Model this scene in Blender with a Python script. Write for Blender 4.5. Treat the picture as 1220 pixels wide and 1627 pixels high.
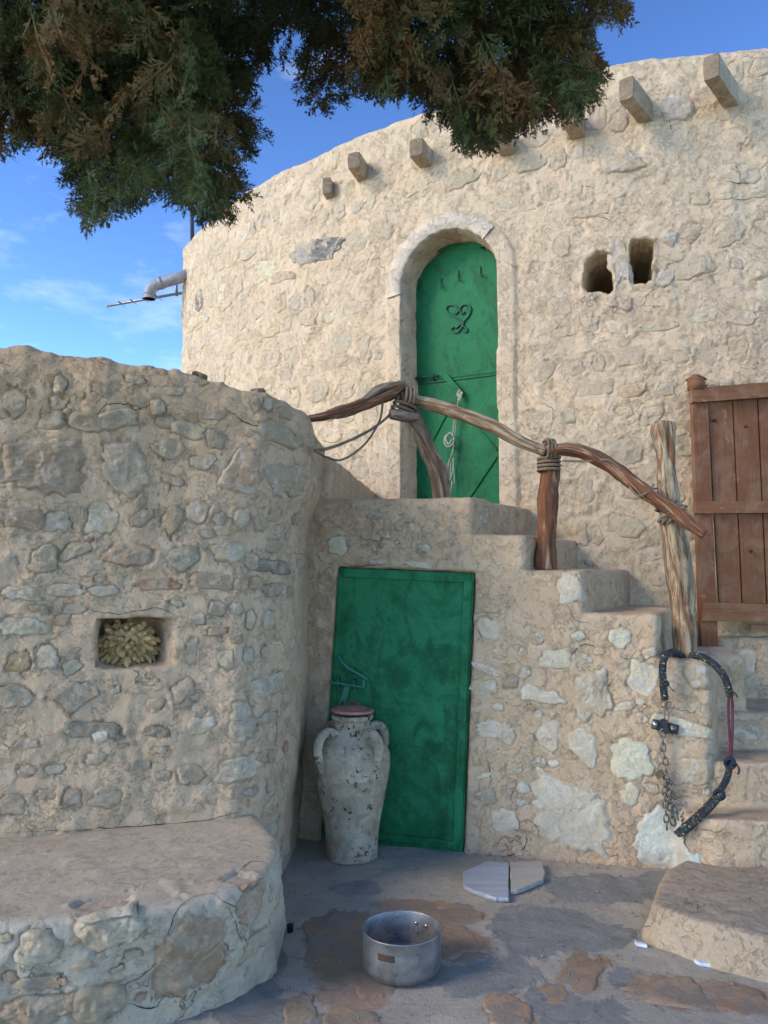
import bpy, math, random
import numpy as np
from mathutils import Vector, Matrix
from mathutils.bvhtree import BVHTree
PI = math.pi
R_ = math.radians
scene = bpy.context.scene
for o in list(bpy.data.objects): bpy.data.objects.remove(o)
random.seed(7); rng = np.random.default_rng(7)

# ------------------------------------------------------------------ camera, sky, sun, exposure
EYE = 1.6; PITCH = R_(4.0); F = 1270.0; PW, PH = 1220.0, 1627.0
cam = bpy.data.cameras.new('camera'); cam_o = bpy.data.objects.new('camera', cam)
scene.collection.objects.link(cam_o); scene.camera = cam_o
cam.sensor_fit = 'VERTICAL'; cam.sensor_height = 36.0; cam.lens = F/PH*36.0
cam.clip_end = 2000; cam.clip_start = 0.05
cam_o.location = (0, 0, EYE); cam_o.rotation_euler = (PI/2 + PITCH, 0, 0)
cam.dof.use_dof = True; cam.dof.focus_distance = 4.9; cam.dof.aperture_fstop = 7.0

SUN_EL = R_(30); SUN_AZ = R_(66)              # azimuth to the left of straight behind the camera
to_sun = Vector((-math.sin(SUN_AZ)*math.cos(SUN_EL), -math.cos(SUN_AZ)*math.cos(SUN_EL), math.sin(SUN_EL)))
world = bpy.data.worlds.new('World'); scene.world = world; world.use_nodes = True
wn = world.node_tree.nodes; wl = world.node_tree.links; wn.clear()
wo = wn.new('ShaderNodeOutputWorld'); bg = wn.new('ShaderNodeBackground'); sky = wn.new('ShaderNodeTexSky')
sky.sky_type = 'NISHITA'; sky.sun_disc = False; sky.sun_elevation = SUN_EL
sky.sun_rotation = math.atan2(to_sun.x, to_sun.y)
sky.altitude = 300; sky.air_density = 0.72; sky.dust_density = 0.25; sky.ozone_density = 3.0
tc = wn.new('ShaderNodeTexCoord'); mp = wn.new('ShaderNodeMapping'); mp.inputs['Scale'].default_value = (1.2, 1.2, 3.2)
cn = wn.new('ShaderNodeTexNoise'); cn.inputs['Scale'].default_value = 2.6; cn.inputs['Detail'].default_value = 9; cn.inputs['Roughness'].default_value = 0.6
cr = wn.new('ShaderNodeValToRGB'); cr.color_ramp.elements[0].position = 0.54; cr.color_ramp.elements[1].position = 0.80; mp.inputs['Location'].default_value = (1.7, 1.1, .1)
cr.color_ramp.elements[1].color = (.55, .55, .55, 1)
mx = wn.new('ShaderNodeMixRGB'); mx.inputs['Color2'].default_value = (7.0, 7.6, 8.4, 1)
wl.new(tc.outputs['Generated'], mp.inputs['Vector']); wl.new(mp.outputs[0], cn.inputs['Vector'])
wl.new(cn.outputs['Fac'], cr.inputs['Fac']); wl.new(cr.outputs['Color'], mx.inputs['Fac'])
tint = wn.new('ShaderNodeMixRGB'); tint.blend_type = 'MULTIPLY'; tint.inputs[0].default_value = 1; tint.inputs[2].default_value = (1.10, 1.01, .88, 1)
gm = wn.new('ShaderNodeGamma'); gm.inputs[1].default_value = 1.6; wl.new(sky.outputs[0], gm.inputs[0]); wl.new(gm.outputs[0], tint.inputs[1]); wl.new(tint.outputs[0], mx.inputs['Color1']); wl.new(mx.outputs[0], bg.inputs['Color'])
bg.inputs['Strength'].default_value = 0.14
wl.new(bg.outputs[0], wo.inputs['Surface'])
sun = bpy.data.lights.new('sun', 'SUN'); sun.energy = 1.5; sun.angle = R_(20.0); sun.color = (1.0, 0.84, 0.62)
sun_o = bpy.data.objects.new('sun', sun); scene.collection.objects.link(sun_o)
sun_o.rotation_euler = to_sun.to_track_quat('Z', 'Y').to_euler(); sun_o.location = to_sun*30
vs = scene.view_settings; vs.view_transform = 'Standard'; vs.look = 'None'; vs.gamma = 1; vs.exposure = 0.66
vs.use_curve_mapping = False

# ------------------------------------------------------------------ helpers
cp, sp_ = math.cos(PITCH), math.sin(PITCH)
def ray(px, py):
    x = (px - PW/2)/F; y = (PH/2 - py)/F
    return Vector((x, cp - y*sp_, sp_ + y*cp))
CAM = Vector((0, 0, EYE))
def at_y(px, py, Y):
    d = ray(px, py); return CAM + d*(Y/d.y)
def at_z(px, py, z):
    d = ray(px, py); return CAM + d*((z - EYE)/d.z)

TAB = np.random.default_rng(3).random((64, 64, 64))
def vnoise(P, sc, off=0.0):
    q = P*sc + off; i = np.floor(q).astype(np.int64); f = q - i; f = f*f*(3 - 2*f)
    x0 = i[:, 0] & 63; y0 = i[:, 1] & 63; z0 = i[:, 2] & 63; x1 = (x0+1) & 63; y1 = (y0+1) & 63; z1 = (z0+1) & 63
    fx, fy, fz = f[:, 0], f[:, 1], f[:, 2]
    a = TAB[x0, y0, z0]*(1-fx) + TAB[x1, y0, z0]*fx; b = TAB[x0, y1, z0]*(1-fx) + TAB[x1, y1, z0]*fx
    c = TAB[x0, y0, z1]*(1-fx) + TAB[x1, y0, z1]*fx; d = TAB[x0, y1, z1]*(1-fx) + TAB[x1, y1, z1]*fx
    return ((a*(1-fy) + b*fy)*(1-fz) + (c*(1-fy) + d*fy)*fz)*2 - 1
def fbm(P, sc, n=3, off=0.0, rough=0.5):
    s = 0; a = 1.0; t = 0
    for k in range(n):
        s = s + a*vnoise(P, sc*2.03**k, off + 17.3*k); t += a; a *= rough
    return s/t
def ridge(P, sc, n=3, off=0.0):
    s = 0; a = 1.0; t = 0
    for k in range(n):
        s = s + a*(1 - np.abs(vnoise(P, sc*2.1**k, off + 9.1*k))*2); t += a; a *= .5
    return s/t
def sstep(a, b, x):
    t = np.clip((x - a)/(b - a), 0, 1); return t*t*(3 - 2*t)

def mesh_np(name, V, Fq, smooth=True, mat=None, uv=None):
    V = np.asarray(V, dtype=np.float32); me = bpy.data.meshes.new(name)
    if isinstance(Fq, np.ndarray):
        n, k = Fq.shape
        me.vertices.add(len(V)); me.vertices.foreach_set('co', V.ravel())
        me.loops.add(n*k); me.loops.foreach_set('vertex_index', Fq.astype(np.int32).ravel())
        me.polygons.add(n); me.polygons.foreach_set('loop_start', np.arange(0, n*k, k, dtype=np.int32))
        me.update(calc_edges=True)
    else:
        me.from_pydata(V.tolist(), [], [list(f) for f in Fq]); me.update()
    if uv is not None:
        l = me.uv_layers.new(name='UVMap'); idx = np.empty(len(me.loops), dtype=np.int32); me.loops.foreach_get('vertex_index', idx)
        l.data.foreach_set('uv', np.asarray(uv, dtype=np.float32)[idx].ravel())
    me.polygons.foreach_set('use_smooth', [bool(smooth)]*len(me.polygons))
    if mat: me.materials.append(mat)
    return me
def wloc(p):
    v = Vector((0, 0, 0))
    while p is not None: v += p.location; p = p.parent
    return v
def link(name, me, parent=None, loc=None):
    """mesh has world coordinates; shift to parent-local (and to own loc)"""
    o = bpy.data.objects.new(name, me); scene.collection.objects.link(o)
    L = Vector(loc) if loc is not None else wloc(parent)
    if L.length > 1e-9: me.transform(Matrix.Translation(-L))
    if parent is not None:
        o.parent = parent; o.location = L - wloc(parent)
    else: o.location = L
    return o
def obj(name, V, Fq, mat, parent=None, smooth=True, loc=None, uv=None):
    return link(name, mesh_np(name, V, Fq, smooth, mat, uv), parent, loc)
def thing(name, label, cat, loc=(0, 0, 0), group=None):
    o = bpy.data.objects.new(name, None); scene.collection.objects.link(o); o.location = loc
    o.empty_display_size = .1
    o['label'] = label; o['category'] = cat
    if group: o['group'] = group
    return o
def tag(o, label, cat, group=None):
    o['label'] = label; o['category'] = cat
    if group: o['group'] = group
    return o
def join(parts):
    V = []; Fc = []; n = 0
    for v, f in parts:
        v = np.asarray(v, dtype=float); V.append(v); Fc += [tuple(i+n for i in q) for q in f]; n += len(v)
    return np.vstack(V), Fc

def bevbox(cx, cy, cz, sx, sy, sz, b=.004, M=None):
    """box with chamfered edges"""
    P = []; 
    for ix in (-1, 1):
        for iy in (-1, 1):
            for iz in (-1, 1):
                hx, hy, hz = sx/2, sy/2, sz/2
                P += [(ix*(hx-b), iy*(hy-b), iz*hz), (ix*(hx-b), iy*hy, iz*(hz-b)), (ix*hx, iy*(hy-b), iz*(hz-b))]
    P = np.array(P)
    def id(ix, iy, iz, k): return ((ix > 0)*4 + (iy > 0)*2 + (iz > 0))*3 + k
    Fc = []
    for s in (-1, 1):
        q = [id(-1, -1, s, 0), id(1, -1, s, 0), id(1, 1, s, 0), id(-1, 1, s, 0)]; Fc.append(q if s > 0 else q[::-1])
        q = [id(-1, s, -1, 1), id(1, s, -1, 1), id(1, s, 1, 1), id(-1, s, 1, 1)]; Fc.append(q if s < 0 else q[::-1])
        q = [id(s, -1, -1, 2), id(s, 1, -1, 2), id(s, 1, 1, 2), id(s, -1, 1, 2)]; Fc.append(q if s > 0 else q[::-1])
    for a in (-1, 1):
        for c in (-1, 1):
            Fc.append([id(-1, a, c, 0), id(1, a, c, 0), id(1, a, c, 1), id(-1, a, c, 1)][::(-1 if a*c > 0 else 1)] )
            Fc.append([id(a, -1, c, 0), id(a, 1, c, 0), id(a, 1, c, 2), id(a, -1, c, 2)][::(1 if a*c > 0 else -1)])
            Fc.append([id(a, c, -1, 1), id(a, c, 1, 1), id(a, c, 1, 2), id(a, c, -1, 2)][::(-1 if a*c > 0 else 1)])
            for e in (-1, 1):
                Fc.append([id(a, c, e, 0), id(a, c, e, 1), id(a, c, e, 2)][::(-1 if a*c*e > 0 else 1)])
    if M is not None:
        P = np.array([list(M @ Vector(p)) for p in P])
    return P + np.array([cx, cy, cz]), Fc

def smoothpath(pts, n):
    """Catmull-Rom through pts (lists of numbers), n samples per span"""
    P = [np.array(p, dtype=float) for p in pts]; P = [2*P[0]-P[1]] + P + [2*P[-1]-P[-2]]; out = []
    for i in range(1, len(P)-2):
        for k in range(n):
            t = k/n; a, b, c, d = P[i-1:i+3]
            out.append(.5*((2*b) + (-a+c)*t + (2*a-5*b+4*c-d)*t*t + (-a+3*b-3*c+d)*t**3))
    out.append(P[-2]); return np.array(out)
def tube(path, rad, nseg=12, rough=0.0, rsc=30, groove=0.0, seed=0, cap=True, twist=0.0):
    """tube along path (Nx3); rad scalar or N; groove = lengthwise furrows. returns V,F,UV"""
    path = np.asarray(path, dtype=float); N = len(path); rad = np.broadcast_to(np.asarray(rad, dtype=float), (N,))
    T = np.gradient(path, axis=0); T /= np.linalg.norm(T, axis=1)[:, None] + 1e-12
    up = np.array([0, 0, 1.0]) if abs(T[0][2]) < .9 else np.array([0, 1.0, 0])
    n0 = np.cross(T[0], up); n0 /= np.linalg.norm(n0); Ns = [n0]
    for i in range(1, N):
        n = Ns[-1] - T[i]*np.dot(Ns[-1], T[i]); n /= np.linalg.norm(n); Ns.append(n)
    Ns = np.array(Ns); B = np.cross(T, Ns)
    a = np.linspace(0, 2*PI, nseg, endpoint=False); L = np.concatenate([[0], np.cumsum(np.linalg.norm(np.diff(path, axis=0), axis=1))])
    A = a[None, :] + (twist*L)[:, None]
    rr = rad[:, None]*np.ones((1, nseg))
    if groove:
        Q = np.stack([np.cos(a)[None, :]*2.0 + 0*L[:, None], np.sin(a)[None, :]*2.0 + 0*L[:, None], L[:, None]*3.0 + 0*a[None, :]], -1).reshape(-1, 3)
        rr = rr*(1 + groove*(ridge(Q, .9, 4, seed) - .25 + .5*fbm(Q*np.array([.5, .5, 2.0]), 1.0, 2, seed+3)).reshape(N, nseg))
    if rough:
        Q = (path[:, None, :] + .02*(np.cos(A)[..., None]*Ns[:, None] + np.sin(A)[..., None]*B[:, None])).reshape(-1, 3)
        rr = rr + rough*fbm(Q, rsc, 3, seed).reshape(N, nseg)
    V = path[:, None, :] + rr[..., None]*(np.cos(A)[..., None]*Ns[:, None] + np.sin(A)[..., None]*B[:, None])
    V = V.reshape(-1, 3); Fc = []
    for i in range(N-1):
        for j in range(nseg):
            k = (j+1) % nseg; Fc.append((i*nseg+j, i*nseg+k, (i+1)*nseg+k, (i+1)*nseg+j))
    uv = np.stack([np.tile(a/(2*PI), N), np.repeat(L, nseg)], 1)
    if cap:
        V = np.vstack([V, path[0], path[-1]]); uv = np.vstack([uv, [.5, 0], [.5, L[-1]]]); c0 = len(V)-2; c1 = len(V)-1
        for j in range(nseg):
            k = (j+1) % nseg; Fc.append((c0, k, j)); Fc.append((c1, (N-1)*nseg+j, (N-1)*nseg+k))
    return V, Fc, uv
def lathe(prof, n=48, c=(0, 0, 0)):
    prof = np.array(prof, dtype=float); a = np.linspace(0, 2*PI, n, endpoint=False); m = len(prof)
    V = np.stack([prof[:, 0][:, None]*np.cos(a), prof[:, 0][:, None]*np.sin(a), prof[:, 1][:, None] + 0*a], -1).reshape(-1, 3) + np.array(c)
    Fc = [(i*n+j, i*n+(j+1) % n, (i+1)*n+(j+1) % n, (i+1)*n+j) for i in range(m-1) for j in range(n)]
    return V, Fc
def prism(poly, z0, z1):
    """poly list of (x,y), z1 scalar or list"""
    n = len(poly); z1 = z1 if hasattr(z1, '__len__') else [z1]*n
    area = sum(poly[i][0]*poly[(i+1) % n][1] - poly[(i+1) % n][0]*poly[i][1] for i in range(n))
    if area < 0: poly = poly[::-1]; z1 = list(z1)[::-1]
    V = [(x, y, z0) for x, y in poly] + [(x, y, z) for (x, y), z in zip(poly, z1)]
    Fc = [tuple(range(n))[::-1], tuple(range(n, 2*n))] + [(i, (i+1) % n, n+(i+1) % n, n+i) for i in range(n)]
    return V, Fc
def torus_link(L, W, r, n=20, m=7):
    """one oval chain link in the XZ plane, long axis Z"""
    pts = []
    for k in range(n):
        t = 2*PI*k/n; s = (L-W)/2
        pts.append(np.array([math.cos(t)*(W/2), 0, math.sin(t)*(W/2) + (s if math.sin(t) >= 0 else -s)]))
    P = np.array(pts); V = []
    for k in range(n):
        T = P[(k+1) % n]-P[k-1]; T /= np.linalg.norm(T); N = np.array([0, 1, 0]); B = np.cross(T, N)
        for j in range(m):
            a = 2*PI*j/m; V.append(P[k] + r*(math.cos(a)*N + math.sin(a)*B))
    Fc = [(k*m+j, k*m+(j+1) % m, ((k+1) % n)*m+(j+1) % m, ((k+1) % n)*m+j) for k in range(n) for j in range(m)]
    return np.array(V), Fc

def remesh(parts, voxel, smooth=6, lam=.5):
    V, Fc = join(parts); me = mesh_np('tmp', V, Fc, False); o = bpy.data.objects.new('tmp', me); scene.collection.objects.link(o)
    m = o.modifiers.new('r', 'REMESH'); m.mode = 'VOXEL'; m.voxel_size = voxel; m.adaptivity = 0
    dg = bpy.context.evaluated_depsgraph_get(); e = o.evaluated_get(dg); em = e.to_mesh()
    V = np.empty(len(em.vertices)*3); em.vertices.foreach_get('co', V); V = V.reshape(-1, 3)
    lv = np.empty(len(em.loops), dtype=np.int64); em.loops.foreach_get('vertex_index', lv)
    Fq = lv.reshape(-1, 4)
    e.to_mesh_clear(); bpy.data.objects.remove(o); bpy.data.meshes.remove(me)
    V = lap(V, Fq, smooth, lam)
    return V, Fq
def lap(V, Fq, it, lam=.5):
    E = np.vstack([Fq[:, [0, 1]], Fq[:, [1, 2]], Fq[:, [2, 3]], Fq[:, [3, 0]]]); n = len(V)
    cnt = np.bincount(E[:, 0], minlength=n) + np.bincount(E[:, 1], minlength=n)
    for _ in range(it):
        S = np.stack([np.bincount(E[:, 0], V[E[:, 1], k], n) + np.bincount(E[:, 1], V[E[:, 0], k], n) for k in range(3)], 1)
        V = V + lam*(S/np.maximum(cnt, 1)[:, None] - V)
    return V
def vnormals(V, Fq):
    fn = np.cross(V[Fq[:, 2]] - V[Fq[:, 0]], V[Fq[:, 3]] - V[Fq[:, 1]]); N = np.zeros_like(V)
    for k in range(4):
        for c in range(3): N[:, c] += np.bincount(Fq[:, k], fn[:, c], len(V))
    return N/(np.linalg.norm(N, axis=1)[:, None] + 1e-12)

# ------------------------------------------------------------------ materials
def NT(name):
    m = bpy.data.materials.new(name); m.use_nodes = True; nt = m.node_tree; nt.nodes.clear()
    out = nt.nodes.new('ShaderNodeOutputMaterial'); b = nt.nodes.new('ShaderNodeBsdfPrincipled')
    nt.links.new(b.outputs[0], out.inputs['Surface'])
    return m, nt, b
class G:
    def __init__(s, nt, coord='Object'):
        s.nt = nt; s.tc = nt.nodes.new('ShaderNodeTexCoord'); s.co = s.tc.outputs[coord]
    def n(s, t): return s.nt.nodes.new(t)
    def l(s, a, b): s.nt.links.new(a, b)
    def scale(s, sx, sy, sz, src=None):
        m = s.n('ShaderNodeMapping'); m.inputs['Scale'].default_value = (sx, sy, sz); s.l(src or s.co, m.inputs['Vector']); return m.outputs[0]
    def noise(s, sc, det=5, rough=.55, dist=0, src=None):
        x = s.n('ShaderNodeTexNoise'); x.inputs['Scale'].default_value = sc; x.inputs['Detail'].default_value = det
        x.inputs['Roughness'].default_value = rough; x.inputs['Distortion'].default_value = dist; s.l(src or s.co, x.inputs['Vector']); return x.outputs['Fac']
    def voro(s, sc, feat='F1', src=None):
        x = s.n('ShaderNodeTexVoronoi'); x.feature = feat; x.inputs['Scale'].default_value = sc; s.l(src or s.co, x.inputs['Vector']); return x.outputs['Distance']
    def ramp(s, f, stops):
        r = s.n('ShaderNodeValToRGB'); e = r.color_ramp.elements
        while len(e) < len(stops): e.new(0.5)
        for i, (p, c) in enumerate(stops):
            e[i].position = p; e[i].color = (c, c, c, 1) if not hasattr(c, '__len__') else (*c[:3], 1)
        s.l(f, r.inputs['Fac']); return r.outputs['Color']
    def mix(s, f, a, b, mode='MIX'):
        m = s.n('ShaderNodeMixRGB'); m.blend_type = mode
        for i, v in enumerate((f, a, b)):
            if hasattr(v, 'is_linked') or isinstance(v, bpy.types.NodeSocket): s.l(v, m.inputs[i])
            elif i == 0: m.inputs[0].default_value = v
            else: m.inputs[i].default_value = (*v[:3], 1) if hasattr(v, '__len__') else (v, v, v, 1)
        return m.outputs[0]
    def math(s, op, a, b=0.5):
        m = s.n('ShaderNodeMath'); m.operation = op
        for i, v in enumerate((a, b)):
            if isinstance(v, bpy.types.NodeSocket): s.l(v, m.inputs[i])
            else: m.inputs[i].default_value = v
        return m.outputs[0]
    def bump(s, h, dist, strength=1.0, prev=None):
        b = s.n('ShaderNodeBump'); b.inputs['Distance'].default_value = dist; b.inputs['Strength'].default_value = strength
        s.l(h, b.inputs['Height'])
        if prev is not None: s.l(prev, b.inputs['Normal'])
        return b.outputs[0]
    def warp(s, amt, sc):
        x = s.n('ShaderNodeTexNoise'); x.inputs['Scale'].default_value = sc; x.inputs['Detail'].default_value = 4; s.l(s.co, x.inputs['Vector'])
        a = s.n('ShaderNodeVectorMath'); a.operation = 'MULTIPLY_ADD'; s.l(x.outputs['Color'], a.inputs[0])
        a.inputs[1].default_value = (amt,)*3; s.l(s.co, a.inputs[2]); return a.outputs[0]

def plaster(name, c1, c2, c3, stain=(.22, .17, .12), rough=.95, bs=1.0):
    c1, c2, c3, stain = [(q[0]*1.04, q[1]*.965, q[2]*.90) for q in (c1, c2, c3, stain)]
    m, nt, b = NT(name); g = G(nt)
    big = g.noise(1.7, 6, .6, .6); mid = g.noise(7, 8, .65, .3); fine = g.noise(48, 6, .7); spk = g.noise(150, 5, .7)
    c = g.mix(g.ramp(big, [(.36, 0), (.64, 1)]), c1, c2)
    c = g.mix(g.ramp(mid, [(.46, 0), (.66, .8)]), c, c3)
    st = g.noise(3.3, 9, .72, 1.3)
    c = g.mix(g.ramp(st, [(.57, 0), (.74, .55)]), c, stain)
    c = g.mix(g.ramp(fine, [(.32, .6), (.50, 0)]), c, tuple(x*.72 for x in c1))
    c = g.mix(g.ramp(spk, [(.58, 0), (.72, .45)]), c, tuple(min(.8, x*1.5) for x in c3))
    c = g.mix(g.ramp(g.noise(150, 4, .7), [(.27, .5), (.38, 0)]), c, tuple(x*.45 for x in c1))
    w = g.warp(.5, 5.0)
    ed = g.voro(1.9, 'DISTANCE_TO_EDGE', w); crack = g.ramp(ed, [(.0, 1), (.006, 0)])
    cm = g.math('MULTIPLY', crack, g.ramp(g.noise(1.9, 3), [(.56, 0), (.64, 1)]))
    c = g.mix(g.math('MULTIPLY', cm, .6), c, (.10, .08, .06))
    wz = g.warp(.05, 22.0)
    t1 = g.ramp(g.noise(4.2, 12, .68, .5, wz), [(.495, 0), (.51, 1)]); t2 = g.ramp(g.noise(9.5, 11, .7, .4, wz), [(.43, 0), (.445, 1)]); t3 = g.ramp(g.noise(6.3, 12, .72, .9, wz), [(.60, 0), (.612, 1)])
    c = g.mix(g.math('MULTIPLY', t3, .28*bs), c, tuple(min(.8, x*1.22) for x in c3)); c = g.mix(g.math('MULTIPLY', g.math('SUBTRACT', 1.0, t2),   .22*bs), c, tuple(x*.78 for x in c1))
    g.l(c, b.inputs['Base Color']); b.inputs['Roughness'].default_value = rough; b.inputs['Specular IOR Level'].default_value = .2
    fl_ = g.math('ADD', g.math('ADD', t1, t2), t3)
    n1 = g.bump(mid, .018*bs, 1, g.bump(fl_, .0030*bs)); n2 = g.bump(fine, .007*bs, 1, n1); n3 = g.bump(spk, .0030*bs, 1, n2)
    n4 = g.bump(g.math('SUBTRACT', 1.0, cm), .006, 1, n3)
    g.l(n4, b.inputs['Normal']); return m
def stone_mat(name, smear, amt=.5, dk=.5, lime=.5):
    m, nt, b = NT(name); g = G(nt)
    oi = g.n('ShaderNodeObjectInfo'); geo = g.n('ShaderNodeNewGeometry'); col = oi.outputs['Color']
    g.co = geo.outputs['Position']
    a = g.noise(17, 9, .72, .6); f = g.noise(70, 8, .75); v = g.noise(7, 8, .7, 1.0); spk = g.noise(190, 4, .7)
    c = g.mix(g.ramp(a, [(.38, .7*dk), (.5, 0)]), col, g.mix(1.0, col, (.62, .52, .43), 'MULTIPLY'))
    c = g.mix(g.ramp(g.noise(12, 9, .75, .8), [(.50, 0), (.57, lime)]), c, (.80, .72, .575))
    c = g.mix(g.ramp(v, [(.50, 0), (.56, amt)]), c, smear)
    c = g.mix(g.ramp(g.noise(9, 8, .75, .8), [(.60, 0), (.66, .5)]), c, (.46, .29, .18))
    c = g.mix(g.ramp(f, [(.30, .8*dk), (.40, 0)]), c, (.16, .12, .09)); c = g.mix(g.ramp(spk, [(.30, .7*dk), (.38, 0)]), c, (.13, .10, .08))
    g.l(c, b.inputs['Base Color']); b.inputs['Roughness'].default_value = .95; b.inputs['Specular IOR Level'].default_value = .15
    n1 = g.bump(a, .020); n2 = g.bump(f, .010, 1, n1); n3 = g.bump(spk, .003, 1, n2); g.l(n3, b.inputs['Normal']); return m
M_TOWER = plaster('warm_plaster', (.64, .505, .335), (.59, .475, .325), (.68, .56, .40), (.50, .37, .22))
M_HOUSE = plaster('grey_mud_plaster', (.56, .42, .28), (.51, .39, .265), (.59, .465, .33), (.43, .305, .19))
M_STAIR = plaster('sandy_plaster', (.58, .435, .28), (.53, .405, .275), (.61, .485, .34), (.45, .31, .185))
M_BENCH = plaster('smooth_grey_render', (.465, .41, .315), (.425, .375, .29), (.505, .45, .355), (.375, .315, .225), bs=.45)
M_STEP = plaster('ochre_cement', (.46, .37, .26), (.43, .36, .27), (.48, .41, .31), (.36, .27, .17))
M_STONE = stone_mat('rubble_stone', (.50, .39, .275), .7, .5, .38); M_STONET = stone_mat('tower_stone', (.63, .49, .325), .92, .4, .28)
M_STONES = stone_mat('whitewashed_stone', (.66, .54, .40), .35, .35, .8); M_FLAG = stone_mat('flagstone_rock', (.34, .29, .23), .8, .5, .0)
def simple(name, col, rough=.5, metal=0, bumps=None, var=.2, spec=.5):
    m, nt, b = NT(name); g = G(nt)
    n = g.noise(12, 6, .65); c = g.mix(g.ramp(n, [(.35, 0), (.65, 1)]), tuple(x*(1-var) for x in col), tuple(min(1, x*(1+var)) for x in col))
    g.l(c, b.inputs['Base Color']); b.inputs['Roughness'].default_value = rough; b.inputs['Metallic'].default_value = metal
    b.inputs['Specular IOR Level'].default_value = spec
    if bumps: g.l(g.bump(g.noise(bumps[0], 5, .65), bumps[1]), b.inputs['Normal'])
    return m
def wood_uv(name, pale, dark, red, rc=.45, stretch=3.0):
    m, nt, b = NT(name); g = G(nt, 'UV')
    v = g.scale(7, stretch, 1); n1 = g.noise(1.0, 8, .7, 1.2, v); v2 = g.scale(34, stretch*1.3, 1); n2 = g.noise(1, 7, .7, .6, v2)
    v3 = g.scale(3.0, stretch*.8, 1); n3 = g.noise(1, 4, .6, .8, v3)
    c = g.mix(g.ramp(n1, [(rc-.03, 1), (rc+.05, 0)]), pale, red)
    c = g.mix(g.ramp(n3, [(.36, .8), (.52, 0)]), c, dark)
    c = g.mix(g.ramp(n2, [(.36, .9), (.47, 0)]), c, tuple(x*.3 for x in dark))
    g.l(c, b.inputs['Base Color']); b.inputs['Roughness'].default_value = .8; b.inputs['Specular IOR Level'].default_value = .3
    g.l(g.bump(n2, .006, 1, g.bump(n1, .008)), b.inputs['Normal']); return m
M_LOG = wood_uv('weathered_branch_wood', (.52, .39, .235), (.16, .095, .052), (.26, .115, .05), .46)
M_LOGR = wood_uv('reddish_branch_wood', (.46, .34, .20), (.10, .055, .033), (.25, .09, .04), .545)
M_LOGG = wood_uv('grey_branch_wood', (.38, .29, .20), (.11, .075, .05), (.21, .115, .065), .48)
def wood_obj(name, c1, c2, c3, sc=(30, 30, 2.0)):
    m, nt, b = NT(name); g = G(nt)
    v = g.scale(*sc); n = g.noise(1, 8, .7, .8, v); n2 = g.noise(5, 6, .65, .5); f = g.noise(3.0, 7, .7, .6, v)
    c = g.mix(g.ramp(n, [(.35, 0), (.65, 1)]), c1, c2); c = g.mix(g.ramp(n2, [(.46, 0), (.62, .75)]), c, c3); c = g.mix(g.ramp(g.noise(14, 8, .75, .6), [(.60, 0), (.66, .5)]), c, tuple(min(.6, x*1.7) for x in c3))
    c = g.mix(g.ramp(f, [(.33, .7), (.45, 0)]), c, tuple(x*.35 for x in c1))
    g.l(c, b.inputs['Base Color']); b.inputs['Roughness'].default_value = .7; b.inputs['Specular IOR Level'].default_value = .25
    g.l(g.bump(n, .004, 1, g.bump(f, .003)), b.inputs['Normal']); return m
M_GATE = wood_obj('red_brown_plank_wood', (.17, .062, .025), (.22, .09, .04), (.26, .14, .075))
M_GATER = wood_obj('red_brown_rail_wood', (.19, .078, .033), (.25, .11, .048), (.29, .165, .09), (2.0, 30, 30))
M_BEAM = wood_obj('bleached_beam_wood', (.30, .23, .14), (.46, .37, .24), (.52, .45, .33), (14, 5, 34))
M_BEAMEND = wood_obj('beam_end_grain', (.16, .11, .065), (.27, .20, .12), (.30, .23, .15), (40, 40, 40))
def green_paint(name, c, patch, rough=.33):
    m, nt, b = NT(name); g = G(nt)
    v = g.scale(5, 5, 2.6); n = g.noise(1.3, 12, .8, 1.2, v); n2 = g.noise(34, 6, .72); big = g.noise(1.6, 5, .6, .8)
    fl = g.ramp(n, [(.52, 0), (.58, 1)])
    cc = g.mix(g.ramp(g.noise(2.4, 10, .75, 1.0), [(.42, 0), (.56, 1)]), c, patch)
    cc = g.mix(g.math('MULTIPLY', fl, .55), cc, tuple(x*.45 for x in c))
    cc = g.mix(g.ramp(n2, [(.30, .55), (.42, 0)]), cc, tuple(x*.4 for x in c))
    b.inputs['Specular IOR Level'].default_value = .35
    g.l(cc, b.inputs['Base Color']); g.l(g.ramp(n2, [(.3, rough+.1), (.7, rough+.3)]), b.inputs['Roughness'])
    g.l(g.bump(n2, .005, 1, g.bump(n, .005)), b.inputs['Normal']); return m
M_GREEN = green_paint('chipped_green_paint', (.003, .105, .032), (.018, .19, .072), .50)
M_GREENU = green_paint('green_sheet_paint', (.003, .125, .036), (.006, .15, .048), .46)
M_GREEND = simple('dark_green_paint', (.006, .075, .035), .45, bumps=(60, .002))
M_GREENP = simple('pale_green_paint', (.03, .17, .105), .45, bumps=(60, .002))
M_BLACK = simple('gap_shade_black', (.006, .006, .006), .9)  # near-black colour standing in for shade inside openings
M_IRON = simple('dark_iron', (.05, .047, .044), .5, .8, (90, .001))
M_CHAIN = simple('dull_chain_steel', (.20, .18, .15), .5, .85, (90, .001), .4)
M_STEEL = simple('bright_bolt_steel', (.6, .6, .6), .3, 1)
M_BRASS = simple('tarnished_brass', (.20, .14, .08), .5, .6, (90, .001), .4)
M_PVC = simple('grey_pvc_pipe', (.27, .27, .27), .5, bumps=(40, .001))
M_ALU = simple('dull_aluminium', (.25, .25, .25), .45, .7)
M_ROPE = simple('tan_rope', (.22, .16, .10), .9, bumps=(300, .004), var=.35)
M_STRING = simple('green_grey_string', (.34, .33, .24), .9, bumps=(300, .003), var=.35)
M_MAROON = simple('maroon_cord', (.10, .022, .03), .8, bumps=(300, .003), var=.4)
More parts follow.
